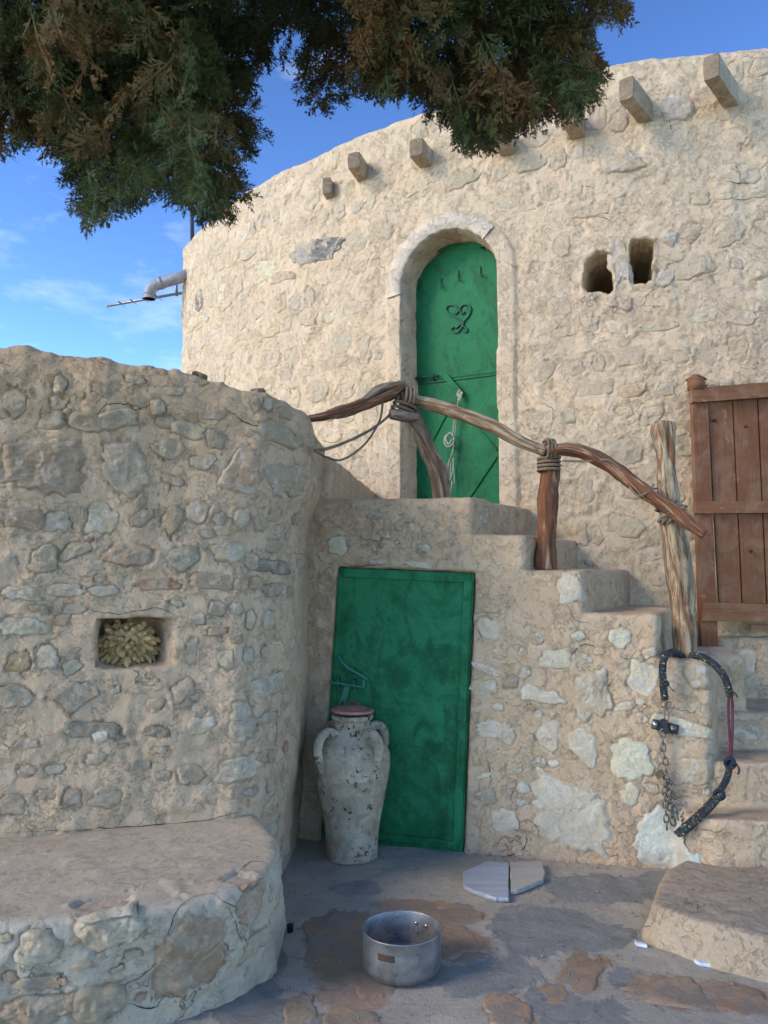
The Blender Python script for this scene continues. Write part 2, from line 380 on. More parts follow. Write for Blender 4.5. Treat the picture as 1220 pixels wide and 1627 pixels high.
M_TIE = simple('dark_tie', (.018, .02, .022), .6, bumps=(200, .002))
M_BLUE = simple('navy_cloth', (.02, .024, .045), .85, bumps=(200, .003), var=.4)
M_ORANGE = simple('orange_thread', (.6, .10, .03), .8)

def bungee_mat():
    m, nt, b = NT('braided_dark_rope'); g = G(nt, 'UV')
    v = g.scale(16, 240, 1); vv = g.n('ShaderNodeTexVoronoi'); vv.inputs['Scale'].default_value = .55; g.l(v, vv.inputs['Vector'])
    w = g.n('ShaderNodeTexWhiteNoise'); g.l(vv.outputs['Position'], w.inputs['Vector'])
    c = g.ramp(w.outputs['Value'], [(0, (.016, .017, .022)), (.50, (.022, .022, .026)), (.60, (.10, .025, .02)), (.72, (.025, .03, .06)), (.82, (.05, .10, .06)), (.955, (.34, .34, .14))])
    c.node.color_ramp.interpolation = 'CONSTANT'
    g.l(c, b.inputs['Base Color']); b.inputs['Roughness'].default_value = .85
    v2 = g.scale(12, 300, 1); g.l(g.bump(g.noise(1, 3, .5, 0, v2), .004), b.inputs['Normal']); return m
M_BUNGEE = bungee_mat()
def jar_mat():
    m, nt, b = NT('lime_crusted_clay'); g = G(nt)
    n = g.noise(9, 8, .7, .8); s = g.noise(38, 4, .62); big = g.noise(4.2, 6, .6, .8); f = g.noise(110, 5, .7)
    c = g.mix(g.ramp(n, [(.38, 0), (.60, 1)]), (.33, .25, .16), (.50, .42, .30))
    c = g.mix(g.ramp(big, [(.52, 0), (.62, .7)]), c, (.27, .18, .12))
    m2 = g.math('MULTIPLY', g.ramp(s, [(.56, 0), (.60, 1)]), g.ramp(g.noise(7, 4, .6), [(.48, 0), (.56, 1)]))
    c = g.mix(m2, c, (.075, .045, .03))
    wv = g.scale(1, 1, 30); rg = g.noise(1.3, 5, .6, .3, wv); c = g.mix(g.ramp(rg, [(.35, .35), (.5, 0)]), c, (.26, .21, .16))
    c = g.mix(g.ramp(f, [(.32, .5), (.42, 0)]), c, (.10, .08, .06))
    g.l(c, b.inputs['Base Color']); b.inputs['Roughness'].default_value = .85
    g.l(g.bump(m2, -.002, 1, g.bump(n, .006, 1, g.bump(rg, .004, 1, g.bump(f, .002)))), b.inputs['Normal']); return m
M_JAR = jar_mat()
M_LID = simple('terracotta_pink', (.42, .19, .14), .75, bumps=(60, .003), var=.25)
def pot_mat():
    m, nt, b = NT('scuffed_aluminium'); g = G(nt)
    n = g.noise(14, 8, .7, .5); s = g.noise(70, 4, .6); big = g.noise(6, 5, .6, .5)
    c = g.mix(g.ramp(n, [(.35, 0), (.65, 1)]), (.20, .20, .195), (.33, .33, .325))
    c = g.mix(g.ramp(big, [(.55, 0), (.75, .7)]), c, (.16, .14, .12))
    c = g.mix(g.ramp(s, [(.64, 0), (.68, .8)]), c, (.05, .04, .03))
    g.l(c, b.inputs['Base Color']); b.inputs['Metallic'].default_value = .75; g.l(g.ramp(n, [(.3, .38), (.7, .55)]), b.inputs['Roughness'])
    g.l(g.bump(n, .002), b.inputs['Normal']); return m
M_POT = pot_mat()
def ground_mat():
    m, nt, b = NT('patched_cement_ground'); g = G(nt)
    n = g.noise(2.0, 9, .68, 1.0); mid = g.noise(8, 9, .72, .7); f = g.noise(50, 8, .75); spk = g.noise(190, 4, .65)
    def fld(nm):
        a = g.n('ShaderNodeAttribute'); a.attribute_name = nm; return a.outputs['Fac']
    def mask(nm, w, lo, hi):
        x = g.math('ADD', fld(nm), g.math('MULTIPLY', g.math('SUBTRACT', g.noise(5.5, 10, .72, 1.2), .5), w)); return g.ramp(x, [(lo, 0), (hi, 1)])
    c = g.mix(g.ramp(n, [(.42, 0), (.60, 1)]), (.41, .36, .285), (.50, .43, .335))
    c = g.mix(mask('orange', 1.2, .48, .58), c, g.mix(g.ramp(mid, [(.38, 0), (.62, 1)]), (.43, .275, .18), (.38, .28, .20)))
    c = g.mix(mask('cement', 1.1, .52, .58), c, g.mix(g.ramp(mid, [(.35, 0), (.65, 1)]), (.23, .225, .205), (.32, .305, .27)))
    c = g.mix(g.ramp(g.noise(13, 9, .75, .8), [(.58, 0), (.66, .6)]), c, (.37, .325, .26))
    c = g.mix(g.ramp(g.noise(15, 9, .78, .5), [(.34, .75), (.42, 0)]), c, (.10, .085, .07))
    c = g.mix(g.ramp(f, [(.30, .8), (.42, 0)]), c, (.07, .06, .05)); c = g.mix(g.ramp(spk, [(.66, 0), (.74, .6)]), c, (.52, .48, .42))
    g.l(c, b.inputs['Base Color']); g.l(g.ramp(mid, [(.3, .8), (.7, .95)]), b.inputs['Roughness']); b.inputs['Specular IOR Level'].default_value = .3
    g.l(g.bump(spk, .002, 1, g.bump(f, .009, 1, g.bump(mid, .018))), b.inputs['Normal']); return m
M_GROUND = ground_mat()
def marble(name, c1, c2, ang):
    m, nt, b = NT(name); g = G(nt)
    mm = g.n('ShaderNodeMapping'); mm.inputs['Rotation'].default_value = (0, 0, ang); mm.inputs['Scale'].default_value = (3, 26, 3); g.l(g.co, mm.inputs['Vector'])
    n = g.noise(1, 7, .65, .6, mm.outputs[0]); c = g.mix(g.ramp(n, [(.35, 0), (.65, 1)]), c1, c2)
    g.l(c, b.inputs['Base Color']); b.inputs['Roughness'].default_value = .45; g.l(g.bump(g.noise(60, 4), .001), b.inputs['Normal']); return m

# ------------------------------------------------------------------ stones
PAL = {'w': (.78, .68, .52), 'W': (.78, .75, .69), 'c': (.60, .49, .35), 'g': (.44, .37, .28), 'G': (.24, .21, .175), 'p': (.54, .38, .28),
       'b': (.40, .27, .18), 'o': (.56, .36, .20), 'y': (.52, .37, .18), 'r': (.42, .18, .11), 'l': (.66, .56, .42), 'm': (.50, .40, .29)}
class Stone:
    def __init__(s, p, n, w, h, rot, col, H, seed, sharp=2.6, poly=None):
        s.p = np.array(p); s.n = np.array(n)/np.linalg.norm(n); s.w = w/2; s.h = h/2; s.col = col; s.H = H; s.seed = seed; s.sharp = sharp
        r = np.random.default_rng(seed)
        up = np.array([0, 0, 1.0]) if abs(s.n[2]) < .9 else np.array([0, 1.0, 0])
        u = np.cross(up, s.n); u /= np.linalg.norm(u); v = np.cross(s.n, u); a = R_(rot)
        s.u = u*math.cos(a) + v*math.sin(a); s.v = -u*math.sin(a) + v*math.cos(a)
        s.tab = None
        if poly is not None:
            L = np.array([((np.array(q) - s.p) @ s.u/s.w, (np.array(q) - s.p) @ s.v/s.h) for q in poly]); th = np.linspace(-PI, PI, 181); R = np.zeros(181)
            for i, t in enumerate(th):
                d = np.array([math.cos(t), math.sin(t)])
                for j in range(len(L)):
                    a_, b_ = L[j], L[(j+1) % len(L)]; e_ = b_-a_; den = d[0]*e_[1]-d[1]*e_[0]
                    if abs(den) < 1e-9: continue
                    tt = (a_[0]*e_[1]-a_[1]*e_[0])/den; uu = (a_[0]*d[1]-a_[1]*d[0])/den
                    if tt > 0 and 0 <= uu <= 1: R[i] = max(R[i], tt)
            ker = np.array([1, 2, 3, 2, 1])/9.; R = np.convolve(np.concatenate([R[-3:-1], R, R[1:3]]), ker, 'valid'); s.tab = (th, np.maximum(R, .2))
        s.kf = [(r.uniform(.008, .035), r.uniform(0, 2*PI), int(r.integers(7, 26))) for i in range(9)]
        s.k = [(r.uniform(.05, .22)/(i**.75), r.uniform(0, 2*PI)) for i in range(1, 9)]
        s.planes = [(r.uniform(0, 2*PI), r.uniform(.25, 1.1), r.uniform(.10, .75)) for _ in range(5)]
    def Rad(s, th):
        fr = 1
        for a, p, f_ in s.kf: fr = fr + a*np.sin(f_*th + p)
        if s.tab is not None: return np.interp((np.asarray(th) + PI) % (2*PI) - PI, s.tab[0], s.tab[1])*fr
        c, q = np.abs(np.cos(th)), np.abs(np.sin(th)); e = s.sharp + .6
        base = (c**e + q**e)**(-1/e); m = 1
        for i, (a, p) in enumerate(s.k): m = m + a*np.cos((i+1)*th + p)
        return base*m*fr
    def rho(s, P):
        d = P - s.p; x = d @ s.u/s.w; y = d @ s.v/s.h; z = d @ s.n
        r = np.hypot(x, y)/s.Rad(np.arctan2(y, x)); r[np.abs(z) > max(s.w, s.h)*1.2 + .05] = 9
        return r
    def height(s, x, y, rho):
        h = np.ones_like(x)
        for a, c, sl in s.planes: h = np.minimum(h, 1 - sl*np.maximum(0, (x*math.cos(a) + y*math.sin(a)) - c*.6))
        return h
    def build(s, base, parent, mat=None):
        big = max(s.w, s.h); nR = int(np.clip(big/.0065, 7, 30)); nA = int(np.clip(big/.0034, 26, 96))
        th = np.linspace(0, 2*PI, nA, endpoint=False); rr = np.linspace(0, 1.08, nR+1)[1:]
        X = [0.0]; Y = [0.0]; RH = [0.0]
        Rt = s.Rad(th)
        X = np.concatenate([[0], (rr[:, None]*Rt*np.cos(th)).ravel()]); Y = np.concatenate([[0], (rr[:, None]*Rt*np.sin(th)).ravel()])
        RH = np.concatenate([[0], np.repeat(rr, nA)])
        P = s.p + np.outer(X*s.w, s.u) + np.outer(Y*s.h, s.v)
        nv = Vector(s.n); out = []
        for q in P:
            hit = base.ray_cast(Vector(q) + nv*.12, -nv, .30)
            if hit[0] is None: out.append(q)
            else: out.append(np.array(hit[0]))
        P = np.array(out)
        hh = s.H*s.height(X, Y, RH)
        Pw = P + .02*np.stack([vnoise(P, 20, 1), vnoise(P, 20, 9), vnoise(P, 20, 17)], 1)
        rough = .012*fbm(Pw, 17, 3, s.seed % 50) + .013*ridge(Pw, 30, 3, s.seed % 31) + .007*fbm(P, 75, 2, 5) - .010
        rough = rough*min(1.0, .45 + big*6)*float(np.clip(s.H/.040, .34, .8))
        edge = sstep(1.10 + .10*vnoise(P, 30, 7), .80 + .12*vnoise(P, 30, 7), RH)
        off = (hh*.85 + rough)*edge - .020*(1 - edge)
        P = P + s.n*off[:, None]
        Fc = [(0, 1+j, 1+(j+1) % nA) for j in range(nA)]
        for i in range(nR-1):
            for j in range(nA):
                k = (j+1) % nA; a = 1+i*nA; b = a+nA; Fc.append((a+j, b+j, b+k, a+k))
        o = obj('stone', P, Fc, mat or {'round_tower': M_STONET, 'outside_staircase': M_STONES}.get(parent.name, M_STONE), parent); o.color = (*s.col, 1); return o
def jitter(col, r, a=.10):
    k = 1 + r.uniform(-a, a); return tuple(float(min(.8, max(.02, c*k*w_*(1 + r.uniform(-.018, .018))))) for c, w_ in zip(col, (1.04, .98, .87)))
def stones_px(tree, lst, Hs=1.0, seed0=0, tone=None):
    out = []
    for i, t in enumerate(lst):
        poly = None
        if t[0] == 'P':
            poly = t[1]; X_ = [q[0] for q in poly]; Y_ = [q[1] for q in poly]; t = ((min(X_)+max(X_))/2, (min(Y_)+max(Y_))/2, max(X_)-min(X_), max(Y_)-min(Y_), 0, t[2], t[3])
        x, y, w, h = t[:4]; rot = t[4] if len(t) > 4 else 0; c = t[5] if len(t) > 5 else 'm'; H = t[6] if len(t) > 6 else .022
        d = ray(x, y); hit = tree.ray_cast(CAM, d.normalized(), 30)
        if hit[0] is None: continue
        p, n, _, dist = hit; n = n.normalized()
        if n.dot(d) > 0: n = -n
        # average normal: flatten
        t_ = dist/d.length*1.0
        fx = abs(Vector((-n.y, n.x, 0)).normalized().dot(Vector((1, 0, 0)))) if abs(n.z) < .9 else 1
        pxm = t_/F; r = np.random.default_rng(seed0 + i)
        if poly is not None:
            n = sum([(tree.ray_cast(CAM, ray(*q).normalized(), 30)[1] or n) for q in poly], n*1.0).normalized()
            if n.dot(d) > 0: n = -n
            poly = [CAM + ray(*q)*((p - CAM).dot(n)/ray(*q).dot(n)) for q in poly]
        out.append(Stone(p, n, w*pxm/max(.45, fx), h*pxm, -rot, jitter(PAL[c] if seed0 == 7000 else tuple(.68*q_ + .32*t_2 for q_, t_2 in zip(PAL[c], (.50, .40, .29))), r), H*Hs*(.52 if seed0 == 5000 else .8), seed0 + i, poly=poly))
    return out
def lips(V, N, stones, rim=.007, sink=.012, R=1.45):
    """plaster sinks under a stone and swells into a lip around it"""
    D = np.zeros(len(V))
    for s in stones:
        m = np.where(((V - s.p)**2).sum(1) < (max(s.w, s.h)*2.3)**2)[0]
        if len(m) == 0: continue
        rho = s.rho(V[m]) + .13*vnoise(V[m], 26, s.seed % 40) + .08*vnoise(V[m], 60, s.seed % 40)
        D[m] += -sink*sstep(1.02, .90, rho)*sstep(-.75, .1, vnoise(V[m], 14, s.seed % 23)) + rim*np.exp(-((rho - 1.10)/.10)**2)*sstep(-.3, .5, vnoise(V[m], 11, s.seed % 29))
    return V + N*np.clip(D, -sink, rim*1.3)[:, None]*1.0
def bvh(V, Fq): return BVHTree.FromPolygons([tuple(v) for v in V.tolist()], Fq.tolist())

# ================================================================== GROUND
def grid(xs, ys):
    X, Y = np.meshgrid(xs, ys); n, m = X.shape; idx = np.arange(n*m).reshape(n, m)
    return X, Y, np.stack([idx[:-1, :-1].ravel(), idx[:-1, 1:].ravel(), idx[1:, 1:].ravel(), idx[1:, :-1].ravel()], 1)
xs = np.concatenate([np.linspace(-300, -6, 20), np.linspace(-5, -1.6, 40), np.arange(-1.55, 2.6, .013), np.linspace(2.7, 8, 30), np.linspace(9, 300, 20)])
ys = np.concatenate([np.linspace(-300, -8, 20), np.linspace(-6, 2.3, 40), np.arange(2.35, 5.1, .013), np.linspace(5.3, 14, 30), np.linspace(16, 500, 20)])
X, Y, gF = grid(xs, ys); P = np.stack([X.ravel(), Y.ravel(), 0*X.ravel()], 1)
P[:, 2] = .010*fbm(P, 2.0, 4, 5) + .004*fbm(P, 14, 3, 9) + .006*np.clip(ridge(P, 5, 3, 2), -.5, 1)*sstep(.0, .3, fbm(P, 1.6, 2, 33))
near = (np.abs(X.ravel()) < 6) & (np.abs(Y.ravel() - 3) < 6); P[~near, 2] = 0
P[:, 2] += -.006
def blobs(lst):
    F_ = np.zeros(len(P))
    for x, y, rx, ry in lst:
        c = at_z(x, y, 0); e = at_z(x, y+ry, 0); e2 = at_z(x, y-ry, 0); w_ = rx*c.y/F; h_ = (e2.y - e.y)/2
        F_ = np.maximum(F_, np.exp(-(((P[:, 0]-c.x)/w_)**2 + ((P[:, 1]-c.y)/h_)**2)*.8))
    return F_
cem = blobs([(380, 1570, 90, 60), (470, 1620, 120, 50), (565, 1410, 50, 14), (860, 1480, 150, 50), (960, 1410, 110, 26), (760, 1540, 110, 60), (880, 1600, 150, 50), (1050, 1396, 40, 14), (430, 1530, 40, 40), (1000, 1560, 60, 30)])
ora = blobs([(530, 1500, 50, 60), (560, 1570, 60, 50), (735, 1500, 50, 30), (720, 1455, 50, 14), (925, 1545, 30, 30), (810, 1610, 45, 30), (1120, 1580, 110, 28), (640, 1436, 60, 10)])
cem = np.clip(cem - .8*ora, 0, 1)
ground = obj('ground', P, gF, M_GROUND); ground['kind'] = 'structure'
for nm_, ar_ in (('cement', cem), ('orange', ora)):
    at_ = ground.data.attributes.new(nm_, 'FLOAT', 'POINT'); at_.data.foreach_set('value', ar_.astype(np.float32))
g_tree = bvh(P, gF)
flags = [(545, 1510, 110, 105, -5, 'p', .004), (720, 1490, 90, 44, -10, 'p', .004), (735, 1452, 75, 26, 8, 'o', .003), (925, 1545, 60, 60, 30, 'p', .004),
         (600, 1540, 80, 60, 8, 'p', .003), (812, 1610, 75, 46, 0, 'p', .005), (1075, 1575, 120, 42, 3, 'p', .004), (950, 1520, 36, 22, 0, 'o', .003),
         (560, 1620, 90, 34, 0, 'p', .004), (880, 1578, 40, 24, 0, 'o', .003), (1180, 1590, 90, 40, 5, 'p', .004), (480, 1600, 46, 44, 0, 'm', .004), (690, 1440, 50, 16, 0, 'o', .003)]
def flat_stones(lst, seed0, mat):
    for i, (x, y, w, h, rot, c, H) in enumerate(lst):
        p = at_z(x, y, 0); t_ = (p - CAM).y; w_ = w*t_/F; h_ = h*t_/F/abs((p - CAM).normalized().z)*1.0
        s = Stone(p, (0, 0, 1), w_, h_, -rot, jitter(tuple(q*.45 + k_ for q, k_ in zip(PAL[c], (.22, .165, .12))), np.random.default_rng(seed0+i)), H, seed0+i, 2.0)
        big = max(s.w, s.h); nR, nA = 12, 48; th = np.linspace(0, 2*PI, nA, endpoint=False); rr = np.linspace(0, 1.06, nR+1)[1:]; Rt = s.Rad(th)
        Xs = np.concatenate([[0], (rr[:, None]*Rt*np.cos(th)).ravel()]); Ys = np.concatenate([[0], (rr[:, None]*Rt*np.sin(th)).ravel()]); RH = np.concatenate([[0], np.repeat(rr, nA)])
        Q = s.p + np.outer(Xs*s.w, s.u) + np.outer(Ys*s.h, s.v)
        Q[:, 2] = .010*fbm(Q*np.array([1, 1, 0]), 2.0, 4, 5) + (H*.6 + .004*vnoise(Q, 9, 2))*sstep(1.05, .85, RH) + .0035*fbm(Q, 17, 3, seed0) - .004 - .008*sstep(.95, 1.06, RH)
        Fc = [(0, 1+j, 1+(j+1) % nA) for j in range(nA)] + [(1+k*nA+j, 1+(k+1)*nA+j, 1+(k+1)*nA+(j+1) % nA, 1+k*nA+(j+1) % nA) for k in range(nR-1) for j in range(nA)]
        o = obj('flagstone', Q, Fc, mat, ground); o.color = (*s.col, 1)
flat_stones(flags, 900, M_FLAG)
# dark cement smears
M_SMEAR = simple('dark_cement', (.105, .108, .112), .9, bumps=(45, .006), var=.3)
smears = [(565, 1412, 70, 26, -12, 'G', .003), (960, 1400, 190, 36, 2, 'G', .005), (1050, 1398, 70, 34, 0, 'G', .010), (760, 1520, 120, 40, 0, 'G', .002)]

# ================================================================== ROUND TOWER
CT = np.array([3.48, 11.48]); RT = 6.4; ZTOP = 5.12
def cyl_hit(px, py, R=RT):
    d = ray(px, py); ox, oy = -CT[0], -CT[1]; a = d.x**2 + d.y**2; b = 2*(ox*d.x + oy*d.y); c = ox*ox + oy*oy - R*R
    disc = b*b - 4*a*c
    t = (-b - math.sqrt(max(0, disc)))/(2*a); p = CAM + d*t
    return math.atan2(p.x - CT[0], -(p.y - CT[1]))*RT, p.z, p
def tpt(s, z, off=0.0):
    ph = s/RT; return Vector((CT[0] + (RT+off)*math.sin(ph), CT[1] - (RT+off)*math.cos(ph), z))
sL = cyl_hit(640, 600)[0]; sR = cyl_hit(791, 600)[0]; zA = cyl_hit(718, 366)[1]
SD = (sL + sR)/2; WD = (sR - sL)/2; ZSP = zA - WD; ZB = 1.9
def door_sdf(s, z):
    ds = np.abs(s - SD) - WD*(1 - .035*sstep(.35, .1, np.abs(z - 2.95)))       # slight waist below the arch
    lower = np.where(z < ZSP, ds, np.hypot(s - SD, z - ZSP) - WD)
    return lower
slots = [(cyl_hit(926, 436), cyl_hit(973, 436), cyl_hit(950, 402), cyl_hit(950, 472)), (cyl_hit(1001, 415), cyl_hit(1040, 415), cyl_hit(1018, 378), cyl_hit(1018, 454))]
tower = thing('round_tower', 'round rubble stone tower house with sand coloured plaster and roof beam ends', 'building', (float(CT[0]), float(CT[1]), 0))
fine = np.arange(-70*PI/180*RT, 2*PI/180*RT, .0128)
S = np.concatenate([np.linspace(-110*PI/180*RT, fine[0]-.05, 80), fine, np.linspace(fine[-1]+.05, 120*PI/180*RT, 120)])
prof = [(0, z) for z in np.arange(.0, 1.0, .1)] + [(0, z) for z in np.arange(1.0, ZTOP-.10, .0125)] + \
       [(-.10*(1-math.cos(a)), ZTOP-.10 + .10*math.sin(a)) for a in np.linspace(0, PI/2, 9)] + [(-.2, ZTOP), (-.3, ZTOP-.01), (-.36, ZTOP-.08), (-.38, ZTOP-.3), (-2.5, ZTOP-.32), (-4.9, ZTOP-.32)]
prof = np.array(prof)
SS, KK = np.meshgrid(S, np.arange(len(prof))); off0 = prof[KK, 0]; ZZ = prof[KK, 1]
n, m = SS.shape; idx = np.arange(n*m).reshape(n, m)
tF = np.stack([idx[:-1, :-1].ravel(), idx[:-1, 1:].ravel(), idx[1:, 1:].ravel(), idx[1:, :-1].ravel()], 1)
ss = SS.ravel(); zz = ZZ.ravel().copy(); of = off0.ravel().copy()
S0 = -62.3*PI/180*RT
def cyl_np(s, z, off):
    ph = np.maximum(s, S0)/RT; P = np.stack([CT[0] + (RT+off)*np.sin(ph), CT[1] - (RT+off)*np.cos(ph), z], 1)
    e = np.clip(S0 - s, 0, None); P[:, 0] += e*.45 - .10*np.exp(-e/.12)*(e > 0)*0; P[:, 1] += e*.89; return P
def cyl_old(s, z, off): ph = s/RT; return np.stack([CT[0] + (RT+off)*np.sin(ph), CT[1] - (RT+off)*np.cos(ph), z], 1)
P0 = cyl_np(ss, zz, of*0)
outer = (off0.ravel() > -.25)
# uneven top line and gentle wall waves
zz += np.where(zz > 4.0, sstep(4.0, ZTOP, zz)*(.035*fbm(P0*np.array([1, 1, 0]), 1.1, 2, 4) + .015*fbm(P0*np.array([1, 1, 0]), 5, 2, 8)), 0)
dsd = door_sdf(ss, zz)
frame = sstep(.0, .012, dsd + .008)*sstep(.150, .125, dsd + .012*vnoise(P0, 9, 3))*(zz > 1.5)
far = sstep(.0, .35, dsd)
bare = 1 - .75*frame
wob = .030*fbm(P0, 1.3, 3, 1) + bare*(.011*fbm(P0, 6, 3, 7) + .0065*fbm(P0, 22, 3, 12) + .006*ridge(P0, 12, 3, 6)*sstep(-.1, .3, fbm(P0, 3, 2, 44)))
wob = wob + bare*(.007*sstep(-.015, .03, fbm(P0, 4.4, 5, 71)) + .006*sstep(-.02, .03, fbm(P0, 8, 4, 77)))
of = of + np.where(outer, wob + .026*frame, 0)
Pb = cyl_np(ss, zz, of)
# --- stones on the tower
t_st = []; r = np.random.default_rng(21)
zrow = 1.25; occupied = []
def blocked(s, z, w, h):
    if door_sdf(np.array([s]), np.array([z]))[0] < .16 + w/2: return True
    for a, b_, c, d in slots:
        if abs(s - (a[0]+b_[0])/2) < .14 + w/2 and abs(z - (c[1]+d[1])/2) < .20 + h/2: return True
    return False
row = 0
while zrow < 5.0:
    hrow = r.uniform(.10, .24); s = -61*PI/180*RT + r.uniform(0, .2)
    while s < 1*PI/180*RT:
        w = r.uniform(.07, .20)*r.uniform(.8, 2.0); h = hrow*r.uniform(.55, .95)
        if r.random() < .80 + .5*float(vnoise(np.array([[s, zrow, 0.3]]), 1.6, 5)[0]):
            z_ = zrow + r.uniform(-.03, .03); sc_ = s + w/2
            if not blocked(sc_, z_, w, h) and z_ < 4.98:
                ph = sc_/RT; nn = (math.sin(ph), -math.cos(ph), 0); p = tpt(sc_, z_)
                kcol = r.choice(['c', 'c', 'c', 'w', 'w', 'l', 'm', 'g', 'o'], p=[.28, .2, .12, .13, .1, .06, .05, .03, .03])
                base = PAL[kcol]; tn = (.63, .51, .36); col = tuple(.42*a + .58*b_ for a, b_ in zip(base, tn))
                st = Stone(p, nn, w*.95, h, r.uniform(-14, 14), jitter(col, r), r.uniform(.001, .013), 3000+len(t_st)); t_st.append(st)
        s += w + r.uniform(.0, .06)
    zrow += hrow + .035; row += 1
for (x, y, w, h, c) in [(519, 397, 46, 36, 'G'), (482, 406, 34, 38, 'g'), (318, 478, 22, 34, 'G'), (1010, 240, 45, 22, 'o'), (1080, 172, 46, 38, 'l'), (990, 260, 60, 30, 'c')]:
    s_, z_, p = cyl_hit(x, y); ph = s_/RT; px = (p - CAM).length/F
    t_st = [q for q in t_st if np.linalg.norm(q.p - np.array(p)) > max(w, h)*px*.75 + q.w*.5]
    t_st.append(Stone(p, (math.sin(ph), -math.cos(ph), 0), w*px*(1.5 if x < 560 else 1), h*px, 0, PAL[c], .022, 3900+x))
near_st = t_st
# move plaster near stones
Nn = np.stack([np.sin(ss/RT), -np.cos(ss/RT), 0*ss], 1)
vis = np.where((ss > fine[0]) & (ss < fine[-1]) & (zz > 1.0) & outer)[0]
# cell lookup to keep this quick
Pv = Pb[vis]; cell = {}
key = np.stack([np.floor(ss[vis]/.25).astype(int), np.floor(zz[vis]/.25).astype(int)], 1)
order = np.lexsort((key[:, 1], key[:, 0])); ks = key[order]; bnd = np.flatnonzero(np.any(np.diff(ks, axis=0), axis=1)) + 1
for grp in np.split(order, bnd): cell[tuple(key[grp[0]])] = grp
D = np.zeros(len(vis))
for st in t_st:
    s_ = math.atan2(st.p[0]-CT[0], -(st.p[1]-CT[1]))*RT; z_ = st.p[2]; rad = max(st.w, st.h)*1.7
    ids = [cell[(i, j)] for i in range(math.floor((s_-rad)/.25), math.floor((s_+rad)/.25)+1) for j in range(math.floor((z_-rad)/.25), math.floor((z_+rad)/.25)+1) if (i, j) in cell]
    if not ids: continue
    ids = np.concatenate(ids); rho = st.rho(Pv[ids]) + .15*vnoise(Pv[ids], 26, st.seed % 40)
    D[ids] += -.008*sstep(1.02, .9, rho)*sstep(-.6, .2, vnoise(Pv[ids], 12, st.seed % 23)) + .008*np.exp(-((rho-1.10)/.10)**2)*sstep(-.3, .5, vnoise(Pv[ids], 11, st.seed % 29))
of[vis] += np.clip(D, -.014, .009)
# recesses (the door niche and the two slots)
of = of - .27*sstep(.006, -.012, dsd + .006*vnoise(P0, 12, 5))*(zz > 1.6)
for k, (a, b_, c, d) in enumerate(slots):
    cs, cz, hw, hh = (a[0]+b_[0])/2, (c[1]+d[1])/2, (b_[0]-a[0])/2, (c[1]-d[1])/2
    q = ((np.abs(ss-cs)/(hw*.92))**6 + (np.abs(zz-cz)/(hh*.86))**6)**(1/6) + .10*1.8*vnoise(P0, 12, 8) + .08*vnoise(P0, 40, 2)
    of = of - .85*sstep(1.02, .90, q) + .015*np.exp(-((q-1.15)/.12)**2)
PT = cyl_np(ss, zz, of)
tw = obj('wall', PT, tF, M_TOWER, tower)
tbase = bvh(Pb, tF)
cam_d = [(CAM - Vector(s.p)).length for s in t_st]
t_st.sort(key=lambda s: (Vector(s.p) - CAM).length/max(s.w, s.h))
keep = t_st[:300]
for st in keep: st.build(tbase, tower)
rest = [st for st in t_st[300:]]; Vs, Fs = [], []
for st in rest:
    o_ = st.build(tbase, tower); M_ = o_.location + tower.location; n0 = sum(len(v) for v in Vs)
    Vs.append(np.array([list(v.co + M_) for v in o_.data.vertices])); Fs += [tuple(i + n0 for i in p_.vertices) for p_ in o_.data.polygons]
    me_ = o_.data; bpy.data.objects.remove(o_); bpy.data.meshes.remove(me_)
if rest: ro = obj('small_stones', np.vstack(Vs), Fs, M_STONET, tower); ro['kind'] = 'stuff'; ro.color = (.60, .49, .35, 1)
# the white mullion stone between the slots and a rough sill
mull = cyl_hit(985, 425)
for (x, y, w, h, c) in [(985, 416, 24, 74, 'w'), (1058, 442, 24, 30, 'w'), (1062, 378, 20, 26, 'w'), (985, 480, 36, 26, 'o')]:
    s_, z_, p = cyl_hit(x, y); ph = s_/RT; px = (p-CAM).length/F
    st = Stone(p, (math.sin(ph), -math.cos(ph), 0), w*px*1.05, h*px, 8 if h > 60 else -20, tuple(.5*q_+.5*t_2 for q_, t_2 in zip(PAL[c], (.6, .49, .35))), .012 if h > 60 else .02, 4100+x, 3.2); st.build(tbase, tower)

# white-washed band round the arch
def arch_band():
    V = []; a0, a1, k = R_(42), R_(186), 64; ridx = [(.004, -.03), (.004, .028), (.014, .036), (.06, .040), (.112, .036), (.120, .028), (.120, -.01)]
    for i in range(k+1):
        a = a0 + (a1-a0)*i/k
        for (dr, o_) in ridx:
            rr_ = WD + dr + .004*math.sin(i*.9) + (.004*math.sin(i*2.3) if dr > .1 else 0)
            s_ = SD + rr_*math.cos(a); z_ = ZSP + rr_*math.sin(a); V.append(tpt(s_, z_, o_ + .003*math.sin(i*1.7+dr*40)))
    m_ = len(ridx); Fc = [(i*m_+j, i*m_+j+1, (i+1)*m_+j+1, (i+1)*m_+j) for i in range(k) for j in range(m_-1)] + [tuple(range(m_)), tuple(range(k*m_, k*m_+m_))[::-1]]
    return np.array([list(v) for v in V]), Fc
M_WASH = plaster('old_limewash', (.62, .54, .42), (.56, .48, .36), (.66, .59, .48), (.46, .36, .24), bs=.8)
V, Fc = arch_band(); ob = obj('arch_surround', V, Fc, M_WASH, tower); ob['label'] = 'whitewashed band over the arched doorway'

